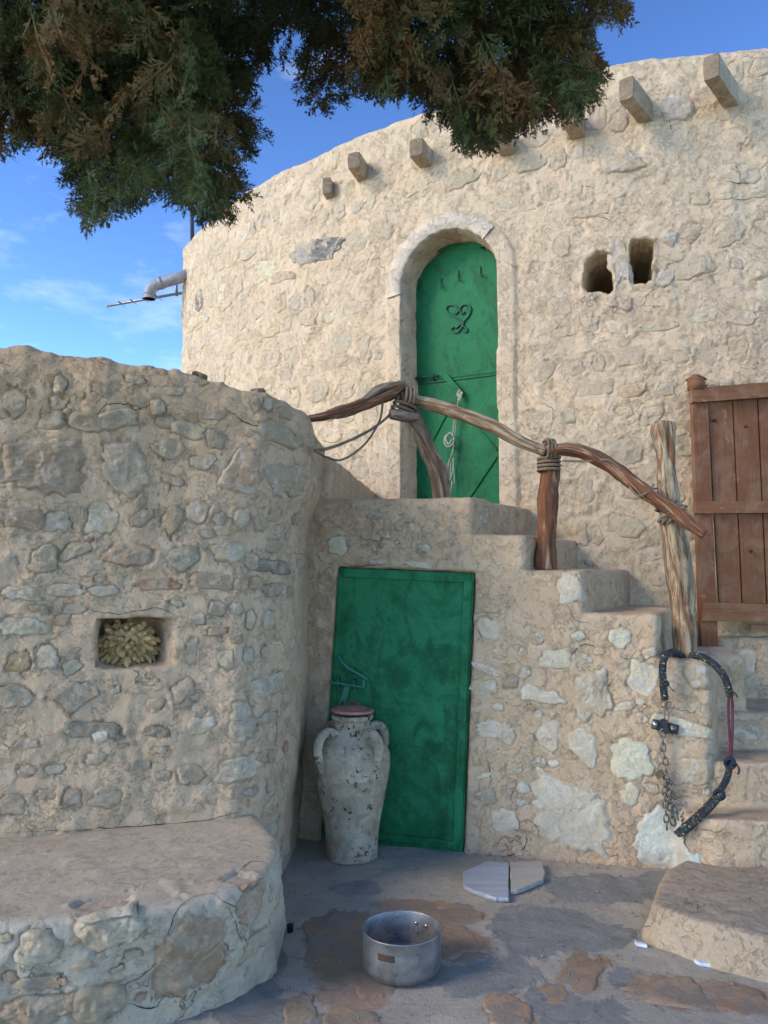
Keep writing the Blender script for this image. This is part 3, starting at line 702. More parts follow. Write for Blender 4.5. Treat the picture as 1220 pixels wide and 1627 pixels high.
# upper door leaf, a sheet in the niche
DO = -.235
def dpt(px, py, off=DO):
    s_, z_, p = cyl_hit(px, py, RT + off); return Vector(p)
def dframe(px, py, off=DO):
    """local axes on the door leaf (leaf is flat, normal of the door centre)"""
    ph = SD/RT; N = Vector((math.sin(ph), -math.cos(ph), 0)); U = Vector((math.cos(ph), math.sin(ph), 0)); O = tpt(SD, 0, off)
    d = ray(px, py); t = (O - CAM).dot(N)/d.dot(N); return CAM + d*t, U, N
ph = SD/RT; DN = Vector((math.sin(ph), -math.cos(ph), 0)); DU = Vector((math.cos(ph), math.sin(ph), 0)); DORG = tpt(SD, 0, DO)
def dloc(px, py):
    p, _, _ = dframe(px, py); q = p - DORG; return q.dot(DU), q.z
def dw(u, z, o=0): return DORG + DU*u + Vector((0, 0, z)) + DN*o
door = obj('door', *(lambda: ( [list(dw(u, z, o)) for o in (0, .03) for (u, z) in (lambda W, zs, zt: [(-W, 1.9), (W, 1.9)] + [(W*math.cos(a), zs + (W)*math.sin(a)) for a in np.linspace(0, PI, 25)])(WD+.05, ZSP-.10, 0)],
    [tuple(range(27))[::-1], tuple(range(27, 54))] + [(i, (i+1) % 27, 27+(i+1) % 27, 27+i) for i in range(27)]))(), M_GREENU, tower, smooth=False)
door['label'] = 'green sheet metal door in the arched niche'
def dbar(name, p0, p1, w=.016, t=.012, mat=M_GREENU, base=.03):
    a = Vector(dw(*dloc(*p0), base)); b_ = Vector(dw(*dloc(*p1), base)); d = (b_-a); L = d.length; d.normalize(); s_ = DN.cross(d)
    M = Matrix((d, s_, DN)).transposed(); c = (a+b_)/2 + DN*(t/2)
    V, Fc = bevbox(*c, L, w, t, .003, M); return obj(name, V, Fc, mat, door, smooth=False)
dbar('seam_strip', (662, 606), (792, 590), .030, .006); dbar('seam_strip', (662, 613), (792, 597), .008, .010, M_GREEND)
dbar('brace', (722, 640), (668, 742)); dbar('brace', (727, 640), (792, 716)); dbar('brace', (792, 726), (742, 800)); dbar('brace', (668, 742), (700, 786))
dbar('top_strip', (668, 401), (790, 388), .05, .005)
for (x, y) in ((668, 450), (704, 452), (731, 440), (766, 434)):
    c = [Vector(dw(*dloc(x, y-8), .034)), Vector(dw(*dloc(x, y+4), .045)), Vector(dw(*dloc(x+2, y+9), .06)), Vector(dw(*dloc(x+5, y+4), .062))]
    V, Fc, uv = tube(smoothpath(c, 4), .005, 7); obj('hook', V, Fc, M_GREEND, door)
def spiral(pts, r=.0065, nm='scroll_ornament'):
    c = [Vector(dw(*dloc(*q), .040)) for q in pts]; V, Fc, uv = tube(smoothpath(c, 5), r, 8); return obj(nm, V, Fc, M_GREEND, door)
lf = [(740, 514), (727, 507), (716, 500), (712, 493), (715, 488), (722, 487), (728, 490), (731, 496), (727, 501), (723, 499)]
rt = [(727, 524), (735, 517), (745, 507), (750, 498), (750, 490), (744, 486), (737, 488), (733, 495), (737, 501), (741, 497)]
b1 = [(740, 514), (736, 523), (730, 530), (722, 529), (720, 524), (724, 522)]; b2 = [(727, 524), (732, 517), (739, 520), (745, 526), (743, 530), (738, 527)]
for q in (lf, rt, b1, b2): spiral(q)
# bolt latch, wooden paddle and string
dbar('latch_plate', (664, 603), (700, 600), .03, .008, M_GREEND, .036)
for q in ((672, 604), (692, 601)): 
    V, Fc, uv = tube([dw(*dloc(q[0], q[1]-6), .045), dw(*dloc(q[0], q[1]), .058), dw(*dloc(q[0], q[1]+6), .045)], .006, 7); obj('staple', V, Fc, M_GREEND, door)
V, Fc, uv = tube([dw(*dloc(660, 604), .055), dw(*dloc(702, 599), .055)], .007, 8); obj('bolt', V, Fc, M_GREEND, door)
dbar('paddle_handle', (712, 600), (737, 628), .045, .022, M_GREENU, .036)
dbar('keyhole_plate', (674, 626), (676, 640), .02, .006, M_GREEND, .033)
strg = thing('string', 'pale knotted string hanging from the arched green door handle', 'string', dw(*dloc(736, 628), .06))
def dstr(pts, r, nm='strand', off=.075):
    c = [Vector(dw(*dloc(*q), off)) for q in pts]; V, Fc, uv = tube(smoothpath(c, 6), r, 7, rough=.0012, rsc=90); return obj(nm, V, Fc, M_STRING, strg)
dstr([(738, 624), (735, 640), (731, 660), (729, 690), (726, 715), (722, 745), (724, 770), (721, 786)], .0052)
dstr([(736, 628), (733, 650), (727, 682), (727, 716), (719, 740), (720, 765), (726, 750), (727, 730), (729, 770)], .0045, off=.085)
dstr([(724, 690), (716, 695), (713, 704), (718, 712), (726, 708), (728, 698), (722, 690), (715, 699), (720, 708), (725, 700)], .007, 'knot', .085)
dstr([(737, 622), (733, 630), (739, 634), (735, 640), (741, 626)], .008, 'knot', .08)

# roof beams
beams = [(524, 304, 519, 296, .07, .14, .10), (577, 276, 562, 263, .10, .13, .22), (676, 252, 661, 240, .11, .13, .18), (806, 232, 795, 222, .11, .13, .20), (918, 205, 905, 190, .11, .14, .22), (1025, 178, 995, 142, .10, .15, .34), (1160, 152, 1131, 99, .10, .16, .40)]
for i, (bx, by, ex, ey, w, h, L) in enumerate(beams):
    s_, z_, p = cyl_hit(bx, by); ph = s_/RT; N = Vector((math.sin(ph), -math.cos(ph), 0)); 
    best = 1e9
    for k_ in range(-50, 51):
        dd = Matrix.Rotation(R_(k_), 3, 'Z') @ N; e_ = Vector(p) + dd*L - CAM; px_ = 610 + F*e_.x/(e_.y*cp + e_.z*sp_)
        if abs(px_ - ex) < best: best = abs(px_ - ex); d = dd
    rt_ = Vector((-d.y, d.x, 0)); N = d
    a = Vector(p) - N*.08; b_ = Vector(p) + d*L
    k = 14; V = []; sec = [(-1, -1), (-.4, -1.0), (.4, -1), (1, -1), (1, -.3), (1, .4), (1, 1), (.4, 1), (-.4, 1), (-1, 1), (-1, .4), (-1, -.3)]
    for j in range(k+1):
        c = a + (b_-a)*(j/k)
        for (u, v) in sec:
            q = c + rt_*(u*w/2*(1-.08*(abs(u*v) > .9))) + Vector((0, 0, v*h/2*(1-.06*(abs(u*v) > .9)))); V.append(q)
    V = np.array([list(v) for v in V]); V += (.004*fbm(V, 16, 3, i)[:, None] + .003*fbm(V, 50, 2, i)[:, None])*np.array([[1, .3, 1]])
    m_ = len(sec); Fc = [(j*m_+q, j*m_+(q+1) % m_, (j+1)*m_+(q+1) % m_, (j+1)*m_+q) for j in range(k) for q in range(m_)]
    bo = obj('roof_beam', V, Fc, M_BEAM, tower, smooth=False)
    E = V[-m_:]; c = E.mean(0); E2 = c + (E-c)*.97 + np.array(N)*.006; EV = np.vstack([E, E2, c + np.array(N)*.008]); 
    obj('end_grain', EV, [(q, (q+1) % m_, m_+(q+1) % m_, m_+q) for q in range(m_)] + [(m_+q, m_+(q+1) % m_, 2*m_) for q in range(m_)], M_BEAMEND, bo, smooth=False)

# ================================================================== HOUSE ON THE LEFT
house = thing('stone_house', 'low grey-brown rubble stone house with rounded corner and small wall niche', 'building', (-2.0, 4.6, 0))
face = [(-3.6, 3.05), (-1.684, 3.595), (-.95, 3.80), (-.70, 3.87), (-.60, 3.95), (-.53, 4.08), (-.49, 4.25), (-.47, 4.5), (-.46, 5.05)]
top = [2.59, 2.57, 2.49, 2.44, 2.41, 2.39, 2.36, 2.34, 2.32]
V1, F1 = prism(face + [(-.46, 6.1), (-3.6, 6.1)], -.15, top + [2.25, 2.6])
HV, HF = remesh([(V1, F1)], .0125, 14)
hfront = (HV[:, 1] < 5.2)
HN = vnormals(HV, HF)
HV[:, 0] += .085*sstep(1.75, 2.2, HV[:, 2])*sstep(-1.1, -.6, HV[:, 0])*sstep(5.4, 4.9, HV[:, 1])
HV[:, 0] -= .05*sstep(.9, .0, HV[:, 2])*sstep(-1.0, -.55, HV[:, 0])
HV[:, 2] += sstep(2.0, 2.35, HV[:, 2])*(.05*fbm(HV*np.array([1, 1, 0]), 1.4, 2, 3) + .02*fbm(HV*np.array([1, 1, 0]), 5, 2, 3))
capb = sstep(2.29, 2.32, HV[:, 2] + .06*fbm(HV, 5, 3, 61) + .025*fbm(HV, 20, 2, 6))*sstep(-3.0, -2.0, HV[:, 0])
disp = .032*fbm(HV, 1.6, 3, 2) + .016*fbm(HV, 6, 3, 11) + .0075*fbm(HV, 20, 3, 14) + .010*ridge(HV, 9, 3, 3)*sstep(-.05, .35, fbm(HV, 2.6, 2, 40)) + .014*capb + .005*sstep(-.03, .05, fbm(HV, 4.4, 5, 71)) + .003*sstep(-.02, .03, fbm(HV, 9, 4, 77))
HV = HV + HN*disp[:, None]
HB = HV.copy(); h_tree = bvh(HB, HF)
hs = [('P', [(2, 700), (60, 692), (130, 697), (137, 740), (132, 783), (95, 792), (40, 778), (0, 768)], 'p', .04), ('P', [(160, 702), (185, 697), (220, 702), (235, 740), (241, 775), (208, 794), (180, 778), (160, 755)], 'l', .045), ('P', [(234, 709), (262, 694), (290, 698), (297, 716), (284, 726), (268, 734)], 'c', .05), (300, 684, 58, 26, 15, 'l', .03), (345, 700, 30, 34, 0, 'g', .025), (325, 736, 42, 26, -10, 'l', .025),
      ('P', [(342, 772), (358, 742), (378, 712), (398, 704), (414, 722), (418, 760), (414, 792), (372, 784)], 'p', .03), (458, 766, 48, 60, 0, 'm', .03), (452, 694, 40, 36, 10, 'm', .04), (190, 666, 62, 34, -12, 'l', .04), (140, 672, 60, 30, 8, 'm', .035), (80, 668, 44, 26, 0, 'm', .03), (25, 645, 38, 46, 0, 'm', .02), (96, 612, 20, 32, 10, 'c', .03),
      (252, 648, 26, 28, 0, 'm', .03), (265, 672, 34, 20, 0, 'm', .025), (28, 822, 62, 36, 8, 'b', .03), (92, 826, 42, 36, 0, 'l', .016), (166, 826, 54, 46, 12, 'l', .014), (226, 822, 22, 44, 42, 'b', .03), (270, 826, 28, 52, 22, 'o', .032), (312, 812, 38, 38, 8, 'm', .028), (350, 826, 18, 26, 0, 'm', .02), (383, 824, 28, 30, 0, 'l', .018), (415, 832, 20, 30, 10, 'm', .022), (435, 818, 22, 20, 0, 'p', .02), (470, 826, 22, 18, 0, 'b', .018),
      ('P', [(40, 905), (50, 876), (78, 862), (92, 870), (90, 890), (98, 905), (62, 915)], 'c', .04), ('P', [(96, 898), (92, 880), (112, 862), (148, 858), (150, 872), (122, 884)], 'm', .03), ('P', [(150, 890), (182, 862), (215, 858), (244, 868), (247, 892), (230, 902), (190, 900)], 'p', .035), ('P', [(258, 884), (275, 868), (318, 866), (322, 888), (290, 914), (274, 904)], 'g', .03), (362, 877, 50, 38, 0, 'l', .024), (398, 890, 22, 26, 0, 'm', .02), (438, 867, 26, 26, 0, 'm', .022), (440, 900, 46, 24, 0, 'G', .02), (474, 872, 26, 18, 0, 'c', .02), (476, 900, 22, 26, 0, 'm', .02),
      (250, 928, 58, 20, 3, 'r', .018), (342, 924, 80, 26, 0, 'b', .022), (405, 926, 26, 22, 0, 'o', .012), (436, 938, 26, 22, 0, 'b', .02), (462, 940, 16, 18, 0, 'g', .02), (30, 942, 60, 24, 0, 'l', .024), (105, 940, 62, 22, 0, 'l', .022), (165, 938, 38, 20, 0, 'l', .018),
      (42, 994, 76, 30, -2, 'w', .018), (30, 1052, 40, 34, 0, 'y', .022), (78, 1045, 36, 40, 0, 'l', .018), (98, 985, 30, 20, 0, 'b', .012), (120, 967, 36, 18, 0, 'm', .01), (345, 966, 30, 26, 0, 'g', .02), (377, 966, 20, 22, 0, 'l', .02), (398, 986, 14, 34, 0, 'c', .026), (345, 1004, 32, 14, 0, 'o', .02), (425, 985, 16, 32, -10, 'l', .02), (305, 1030, 20, 44, 0, 'l', .012), (396, 1040, 16, 28, 0, 'l', .018), (360, 1048, 26, 36, 0, 'l', .02), (420, 1035, 12, 26, 10, 'l', .018), (465, 1020, 14, 20, 0, 'l', .018),
      (20, 1108, 52, 42, 0, 'g', .024), ('P', [(74, 1110), (82, 1086), (112, 1080), (158, 1084), (162, 1102), (130, 1122), (112, 1140), (100, 1122)], 'm', .035), (290, 1094, 38, 34, -30, 'm', .02), (245, 1118, 30, 20, 0, 'm', .014), (145, 1162, 78, 30, 4, 'G', .022), (161, 1170, 28, 20, 0, 'W', .038), (250, 1163, 36, 22, 0, 'G', .018), (322, 1152, 46, 28, 0, 'l', .02), (382, 1130, 32, 34, 0, 'l', .024), (382, 1160, 42, 40, 0, 'l', .026), (425, 1140, 22, 18, 0, 'l', .02), (430, 1086, 54, 34, 0, 'l', .028), (458, 1128, 14, 22, 0, 'l', .018),
      (153, 1206, 36, 22, 0, 'm', .018), (88, 1222, 26, 18, 0, 'm', .012), (42, 1226, 32, 22, -15, 'b', .014), (303, 1230, 46, 32, -10, 'b', .028), (380, 1220, 58, 40, -8, 'l', .032), (432, 1200, 16, 24, 0, 'm', .018), (454, 1188, 12, 20, 0, 'r', .018), (430, 1246, 14, 30, 0, 'l', .02), (455, 1246, 16, 30, 20, 'l', .02), (22, 1278, 44, 36, 0, 'm', .02), (112, 1266, 30, 28, 0, 'p', .014), (166, 1268, 46, 34, 0, 'm', .022), (74, 1262, 30, 20, 0, 'm', .012), (42, 1180, 40, 18, 0, 'p', .01), (225, 1215, 36, 16, 0, 'm', .01), (452, 1345, 24, 30, 20, 'l', .02), (432, 1318, 14, 24, 0, 'l', .02)]
def filler(lst, x0, x1, y0, y1, n_, seed, codes, avoid=(), hh=(.008, .018), size=(14, 38)):
    r = np.random.default_rng(seed); c = []
    for t in lst:
        if t[0] == 'P': X_ = [q[0] for q in t[1]]; Y_ = [q[1] for q in t[1]]; c.append(((min(X_)+max(X_))/2, (min(Y_)+max(Y_))/2, (max(X_)-min(X_))/2, (max(Y_)-min(Y_))/2))
        else: c.append((t[0], t[1], t[2]/2, t[3]/2))
    c += list(avoid); out = []
    for k in range(n_*30):
        if len(out) >= n_: break
        w = r.uniform(*size); h = w*r.uniform(.45, 1.0); x = r.uniform(x0, x1); y = r.uniform(y0, y1)
        if x > 400 and x0 == 0: w *= .55
        if all(abs(x-a) > p + w*.5 + 1 or abs(y-b_) > q_ + h*.5 + 1 for a, b_, p, q_ in c):
            c.append((x, y, w/2, h/2)); out.append((x, y, w, h, r.uniform(-25, 25), codes[r.integers(len(codes))], r.uniform(*hh)))
    return out
hs += filler(hs, 0, 470, 655, 1280, 20, 3, 'mmmmlcp', [(215, 1022, 75, 50)])
hs += filler(hs, 0, 430, 600, 660, 10, 4, 'mml')
h_st = stones_px(h_tree, hs, 1.0, 5000)
# niche: pushed into the wall
fn = Vector((.275, -.961, 0)).normalized(); fu = Vector((.961, .275, 0)).normalized()
hit = h_tree.ray_cast(CAM, ray(202, 1022).normalized(), 20)[0]; nzc = hit
def face_uv(V): d = V - np.array(nzc); return d @ np.array(fu), d[:, 2], d @ np.array(fn)
def fpx(x, y):
    d = ray(x, y); t = (nzc - CAM).dot(fn)/d.dot(fn); p = CAM + d*t - nzc; return p.dot(fu), p.z
HN = vnormals(HV, HF)
HV = lips(HV, HN, h_st, .010, .011)
U, W, Q = face_uv(HV)
a0 = fpx(157, 1020)[0]; a1 = fpx(283, 1020)[0]; amid = fpx(236, 1020)[0]; z1 = fpx(202, 984)[1]; z0 = fpx(202, 1062)[1]
wavy = .006*vnoise(HV, 20, 5); facing = (np.abs(Q) < .09)
inU = sstep(a0-.012, a0+.004, U + wavy)*(1 - sstep(amid, a1, U + wavy)); inZ = sstep(z0-.006, z0+.028, W + wavy + .10*np.clip(-(U-a0-.06), 0, .06)*-2)*sstep(z1+.006, z1-.012, W + wavy)
HV = HV - np.array(fn)*(.24*np.clip(inU*inZ, 0, 1)*facing)[:, None]
hw = obj('wall', HV, HF, M_HOUSE, house)
for s in h_st: s.build(h_tree, house)
# tufted bundle in the niche
def tufted():
    c = nzc - fn*.15 + fu*((a0+amid)/2 + .012) + Vector((0, 0, (z0+z1)/2)); 
    t = thing('straw_bundle', 'tufted straw coloured bundle stuffed into the small wall niche', 'bundle', c)
    r = np.random.default_rng(5); n_ = 0; parts = []; parts2 = []
    for k in range(260):
        th = math.acos(1 - 1.3*r.random()); al = r.uniform(0, 2*PI)
        d = fn*math.cos(th) + fu*(math.sin(th)*math.cos(al)) + Vector((0, 0, math.sin(th)*math.sin(al))); d = (d + Vector(r.normal(0, .22, 3))).normalized()
        p0 = c + d*.03; L = r.uniform(.080, .120); sx = 1.22
        q = Vector(d); q = fn*q.dot(fn) + fu*(q.dot(fu)*sx) + Vector((0, 0, q.z))
        p1 = c + q*L; dr = Vector((r.uniform(-1, 1), r.uniform(-1, 1), r.uniform(-2.4, .4)))*.015
        pts = [p0, (p0+p1)/2 + dr*.4, p1 + dr*.8, p1 + dr*1.4 + q*.006]
        V, Fc, uv = tube(pts, [.006, .0135, .0125, .0015], 8, rough=.004, rsc=70); parts.append((V, Fc))
    V, Fc = join(parts); M = simple('dry_straw', (.46, .30, .13), .9, bumps=(240, .003), var=.35)
    o = obj('tufts', V, Fc, M, t); o['kind'] = 'stuff'
    V, Fc = lathe([(0, -.05), (.04, -.03), (.055, 0), (.04, .03), (0, .05)], 16, c); obj('core', V, Fc, simple('straw_core', (.2, .15, .08), .9), t)
tufted()

# ================================================================== BENCH
bench = thing('masonry_bench', 'wide masonry bench with smooth grey render top against the stone house', 'bench', (-1.4, 3.2, 0))
bp = [(-3.6, 2.30), (-1.30, 2.76), (-.95, 2.84), (-.70, 2.92), (-.55, 3.02), (-.45, 3.18), (-.43, 3.40), (-.46, 3.62), (-.55, 3.80), (-.62, 4.0), (-3.6, 3.4)]
V1, F1 = prism(bp, -.15, .425)
BV, BF = remesh([(V1, F1)], .011, 34); BN = vnormals(BV, BF)
BV[:, 1] += .10*sstep(.4, .0, BV[:, 2])*sstep(-1.2, -.5, BV[:, 0]) - .02
side = 1 - np.clip(BN[:, 2], 0, 1)
BV = BV + BN*(.014*fbm(BV, 3, 3, 2) + side*(.014*fbm(BV, 7, 3, 5) + .008*fbm(BV, 22, 3, 6) + .010*ridge(BV, 8, 3, 8)) + .003*fbm(BV, 20, 2, 1))[:, None]
b_tree = bvh(BV, BF)
bs_ = [(60, 1500, 72, 52, 0, 'w', .03), (178, 1476, 88, 66, -5, 'w', .035), ('P', [(290, 1450), (332, 1444), (358, 1452), (366, 1530), (350, 1560), (300, 1585), (242, 1606), (244, 1520), (272, 1462)], 'b', .016), (400, 1442, 30, 60, 5, 'p', .012), (404, 1500, 30, 40, 0, 'l', .014), (165, 1592, 78, 60, 0, 'm', .035), (50, 1604, 120, 50, 0, 'm', .035), (60, 1560, 60, 26, 0, 'm', .016)]
bs_ += filler(bs_, 5, 230, 1480, 1620, 10, 8, 'mlp')
b_st = stones_px(b_tree, bs_, 1.0, 6000)
BV2 = lips(BV, vnormals(BV, BF), b_st, .008, .012)
obj('body', BV2, BF, M_BENCH, bench)
for s in b_st: s.build(b_tree, bench)

# ================================================================== STAIRCASE
stair = thing('outside_staircase', 'rough plastered rubble staircase climbing to the arched door', 'staircase', (.6, 4.9, 0))
def FL(x): return (x, 4.34 + .237*(1.70 - x))
XS = [.50, .795, 1.10, 1.48, 1.73]; ZS = [2.01, 1.79, 1.59, 1.35, 1.105]
boxes = []
for k in range(4, -1, -1):
    x1 = XS[k]; f = FL(x1); bx, by = f[0] + [.50, .50, .52, .46, .42][k], f[1] + [.90, .86, .86, .84, .75][k]
    e = k*.0007
    poly = [(-.52-e, 4.866+.02), (x1, f[1]-e), (bx, by), (bx+.45, by+.75), (-.6-e, 6.6)]
    boxes.append(prism(poly, -.1, ZS[k]))
# low parapet at the left end of the landing
boxes.append(prism([(-.50, 4.90), (-.33, 4.87), (-.05, 6.3), (-.50, 6.3)], 1.7, [2.30, 2.29, 2.17, 2.17]))
# right flight: bottom slab, then three treads and the ledge under the gate
boxes.append(prism([(1.56, 4.22), (1.70, 4.13), (2.9, 4.05), (3.2, 6.3), (1.6, 6.3)], -.1, .335))
boxes.append(prism([(1.74, 4.36), (2.9, 4.27), (3.2, 6.3), (1.7, 6.3)], -.1, .565))
boxes.append(prism([(1.76, 4.66), (2.9, 4.60), (3.2, 6.3), (1.7, 6.3)], -.1, .77))
boxes.append(prism([(1.80, 4.70), (2.10, 4.72), (2.16, 5.34), (3.2, 5.30), (3.2, 6.3), (1.7, 6.3)], -.1, 1.09))
boxes.append(prism([(2.13, 5.12), (3.2, 5.07), (3.2, 6.3), (2.13, 6.3)], -.1, 1.16))
# threshold block under the arched door
SV, SF = remesh(boxes, .0115, 9)
SN = vnormals(SV, SF)
flat = np.clip(SN[:, 2], 0, 1)
SV = SV + SN*(.016*fbm(SV, 2.3, 3, 2) + .010*fbm(SV, 7, 3, 15) + .004*fbm(SV, 20, 3, 5) + (1-flat)*(.007*sstep(-.015, .03, fbm(SV, 4.4, 5, 71)) + .005*sstep(-.02, .03, fbm(SV, 9, 4, 77))) + (1-flat)*.007*ridge(SV, 9, 3, 12)*sstep(0, .35, fbm(SV, 2.6, 2, 47)))[:, None]
SV[:, 2] += -.03*np.clip(SV[:, 1]-4.9, 0, 1)*flat*sstep(1.9, 2.1, SV[:, 2])*0
wn_ = Vector((-.2306, -.973, 0)).normalized(); wu = Vector((.973, -.2306, 0)).normalized(); wo_ = Vector((1.70, 4.34, 0))
def wall_px(px, py, off=0.0):
    d = ray(px, py); o_ = wo_ + wn_*off; t = (o_ - CAM).dot(wn_)/d.dot(wn_); return CAM + d*t
s_tree = bvh(SV, SF)
sst = [(877, 1048, 52, 30, -4, 'w', .010), (945, 1098, 56, 84, 0, 'c', .024), ('P', [(824, 1090), (842, 1084), (868, 1098), (885, 1096), (905, 1120), (880, 1122), (850, 1116), (828, 1112)], 'w', .016), (1022, 1075, 54, 50, 15, 'w', .010), (986, 1012, 30, 34, -20, 'w', .016), ('P', [(752, 1146), (785, 1142), (812, 1150), (824, 1170), (812, 1190), (796, 1174), (758, 1172)], 'w', .014), (868, 1172, 34, 44, 12, 'w', .010),
       ('P', [(902, 1160), (925, 1154), (948, 1170), (953, 1212), (945, 1226), (920, 1206), (900, 1188)], 'w', .014), (1008, 1205, 68, 66, 0, 'w', .020), ('P', [(838, 1236), (862, 1222), (905, 1246), (952, 1258), (970, 1290), (976, 1330), (970, 1362), (905, 1352), (852, 1332), (846, 1270)], 'w', .020), (1002, 1262, 30, 34, 20, 'w', .012), ('P', [(1008, 1308), (1046, 1276), (1080, 1282), (1108, 1292), (1120, 1340), (1120, 1372), (1075, 1388), (1040, 1384), (1004, 1360)], 'W', .016), ('P', [(1050, 1136), (1080, 1140), (1135, 1158), (1138, 1178), (1098, 1172), (1060, 1166)], 'w', .014), (1106, 1228, 60, 46, 0, 'c', .018),
       (805, 1304, 42, 40, -20, 'w', .012), (1108, 1075, 42, 46, 0, 'c', .022), (662, 897, 44, 10, 2, 'w', .014), (600, 893, 34, 9, 0, 'c', .016), (536, 866, 28, 28, 0, 'w', .008), (910, 938, 44, 50, 0, 'w', .010), (780, 1000, 36, 40, 0, 'l', .006), (772, 1092, 30, 26, 0, 'c', .010),
       (1052, 1148, 40, 26, 12, 'w', .012), (830, 1250, 26, 20, 0, 'c', .01), (820, 1372, 34, 14, 0, 'w', .012), (1185, 1055, 40, 44, 0, 'l', .014), (1190, 1165, 60, 30, 0, 'c', .008)]
sst += filler(sst, 765, 1130, 1010, 1370, 34, 5, 'cclwm', [], (.004, .010), (14, 34)) + filler(sst, 560, 830, 815, 880, 5, 6, 'cm', [], (.003, .006), (16, 30))
s_st = stones_px(s_tree, sst, 1.0, 7000)
SB = SV.copy(); SV = lips(SV, vnormals(SV, SF), s_st, .006, .010)
# recess for the low door
q = [wall_px(537, 901), wall_px(755, 909), wall_px(737, 1362), wall_px(508, 1335)]
def wuv(p): d = p - wo_; return d.dot(wu), d.z
q2 = [wuv(p) for p in q]
d = SV - np.array(wo_); su = d @ np.array(wu); sz = SV[:, 2]; sn = d @ np.array(wn_)
def edge(a, b_, u, z):      # signed distance to line a->b, positive on the left
    dx, dz = b_[0]-a[0], b_[1]-a[1]; L = math.hypot(dx, dz); return ((u-a[0])*dz - (z-a[1])*dx)/L
sd = np.maximum.reduce([-edge(q2[i], q2[(i+1) % 4], su, sz) for i in (0, 1, 3)])
sgn = 1 if sd[np.argmin(np.abs(su - (q2[0][0]+q2[1][0])/2) + np.abs(sz-1.0) + np.abs(sn))] < 0 else -1
if sgn < 0: sd = np.maximum.reduce([edge(q2[i], q2[(i+1) % 4], su, sz) for i in (0, 1, 3)])
rec = sstep(.010, -.010, sd + .004*vnoise(SV, 25, 3))*(np.abs(sn) < .08)*(sz > -.05)
SV = SV - np.array(wn_)*(.065*rec)[:, None]
obj('stair_wall', SV, SF, M_STAIR, stair)
for s in s_st: s.build(s_tree, stair)
# bottom slab of the right flight
kp = [at_z(1036, 1503, 0), at_z(1120, 1534, 0), at_z(1260, 1570, 0)]
kpoly = [(kp[0].x, kp[0].y), (kp[1].x, kp[1].y), (kp[2].x, kp[2].y), (2.9, 2.9), (3.1, 4.3), (1.62, 4.30), (1.40, 4.10), (1.22, 3.80), (1.12, 3.6)]
ztop = [.15, .16, .16, .16, .12, .10, .10, .13, .15]
V1, F1 = prism(kpoly, -.1, ztop); KV, KF = remesh([(V1, F1)], .011, 12); KN = vnormals(KV, KF)
KV[:, 0] += .05*sstep(.0, .15, KV[:, 2])*sstep(1.6, 1.1, KV[:, 0])
KV = KV + KN*(.014*fbm(KV, 3.5, 3, 2) + .006*fbm(KV, 12, 3, 5) + .0025*fbm(KV, 40, 2, 5))[:, None]
o = obj('bottom_step', KV, KF, M_STEP, stair); o['label'] = 'low ochre slab at the foot of the right flight'

# low green door (leaf slightly skewed)
def lquad(pts, off, th):
    P = [wall_px(x, y, off) for x, y in pts]; return [list(p) for p in P] + [list(p - wn_*th) for p in P], [(0, 1, 2, 3), (7, 6, 5, 4), (0, 4, 5, 1), (1, 5, 6, 2), (2, 6, 7, 3), (3, 7, 4, 0)]
dq = [(510, 1332), (735, 1357), (753, 911), (538, 902)]
ldoor = bpy.data.objects.new('low_door', None)
V, Fc = lquad(dq, -.012, .03); ldoor = obj('low_door', V, Fc, M_GREEN, stair, smooth=False); ldoor['label'] = 'low crooked green metal door'
def lbar(name, p0, p1, w, th, off, mat=M_GREEN, b=.003):
    a = wall_px(*p0, off); c_ = wall_px(*p1, off); d = c_-a; L = d.length; d.normalize(); s_ = wn_.cross(d); M = Matrix((d, s_, wn_)).transposed()
    c = (a+c_)/2; V, Fc = bevbox(*c, L, w, th, b, M); return obj(name, V, Fc, mat, ldoor, smooth=False)
lbar('edge_strip', (546, 910), (747, 919), .052, .018, -.006); lbar('edge_strip', (743, 923), (726, 1342), .048, .018, -.005); lbar('edge_strip', (518, 1318), (726, 1343), .045, .018, -.006); lbar('edge_strip', (541, 915), (520, 1318), .026, .010, -.0055)
lbar('latch_bolt', (524, 1084), (579, 1092), .016, .016, .030, M_GREENP, .006)
for q_ in ((537, 1084), (563, 1088)): lbar('staple', (q_[0], q_[1]-9), (q_[0]+1, q_[1]+9), .014, .040, .012, M_GREEND)
lbar('hasp', (552, 1090), (538, 1134), .038, .008, .020, M_GREENP)
lbar('hasp_slot', (545, 1114), (541, 1126), .010, .002, .0255, M_BLACK, .0005)  # black bar laid on, coloured as the shade in the slot
lbar('bracket', (579, 1076), (577, 1094), .018, .02, .012, M_GREENP)
c = [wall_px(537, 1042, .012), wall_px(543, 1052, .028), wall_px(556, 1063, .034), wall_px(570, 1071, .03), wall_px(583, 1080, .012)]
V, Fc, uv = tube(smoothpath(c, 5), .010, 8); obj('pull_bar', V, Fc, M_GREENP, ldoor)
# black slab over the leaf, its colour standing in for the gap's shade
V, Fc = lquad([(533, 908), (757, 916), (757, 905), (533, 896)], -.040, .02); obj('lintel_gap_shade', V, Fc, M_BLACK, stair, smooth=False)

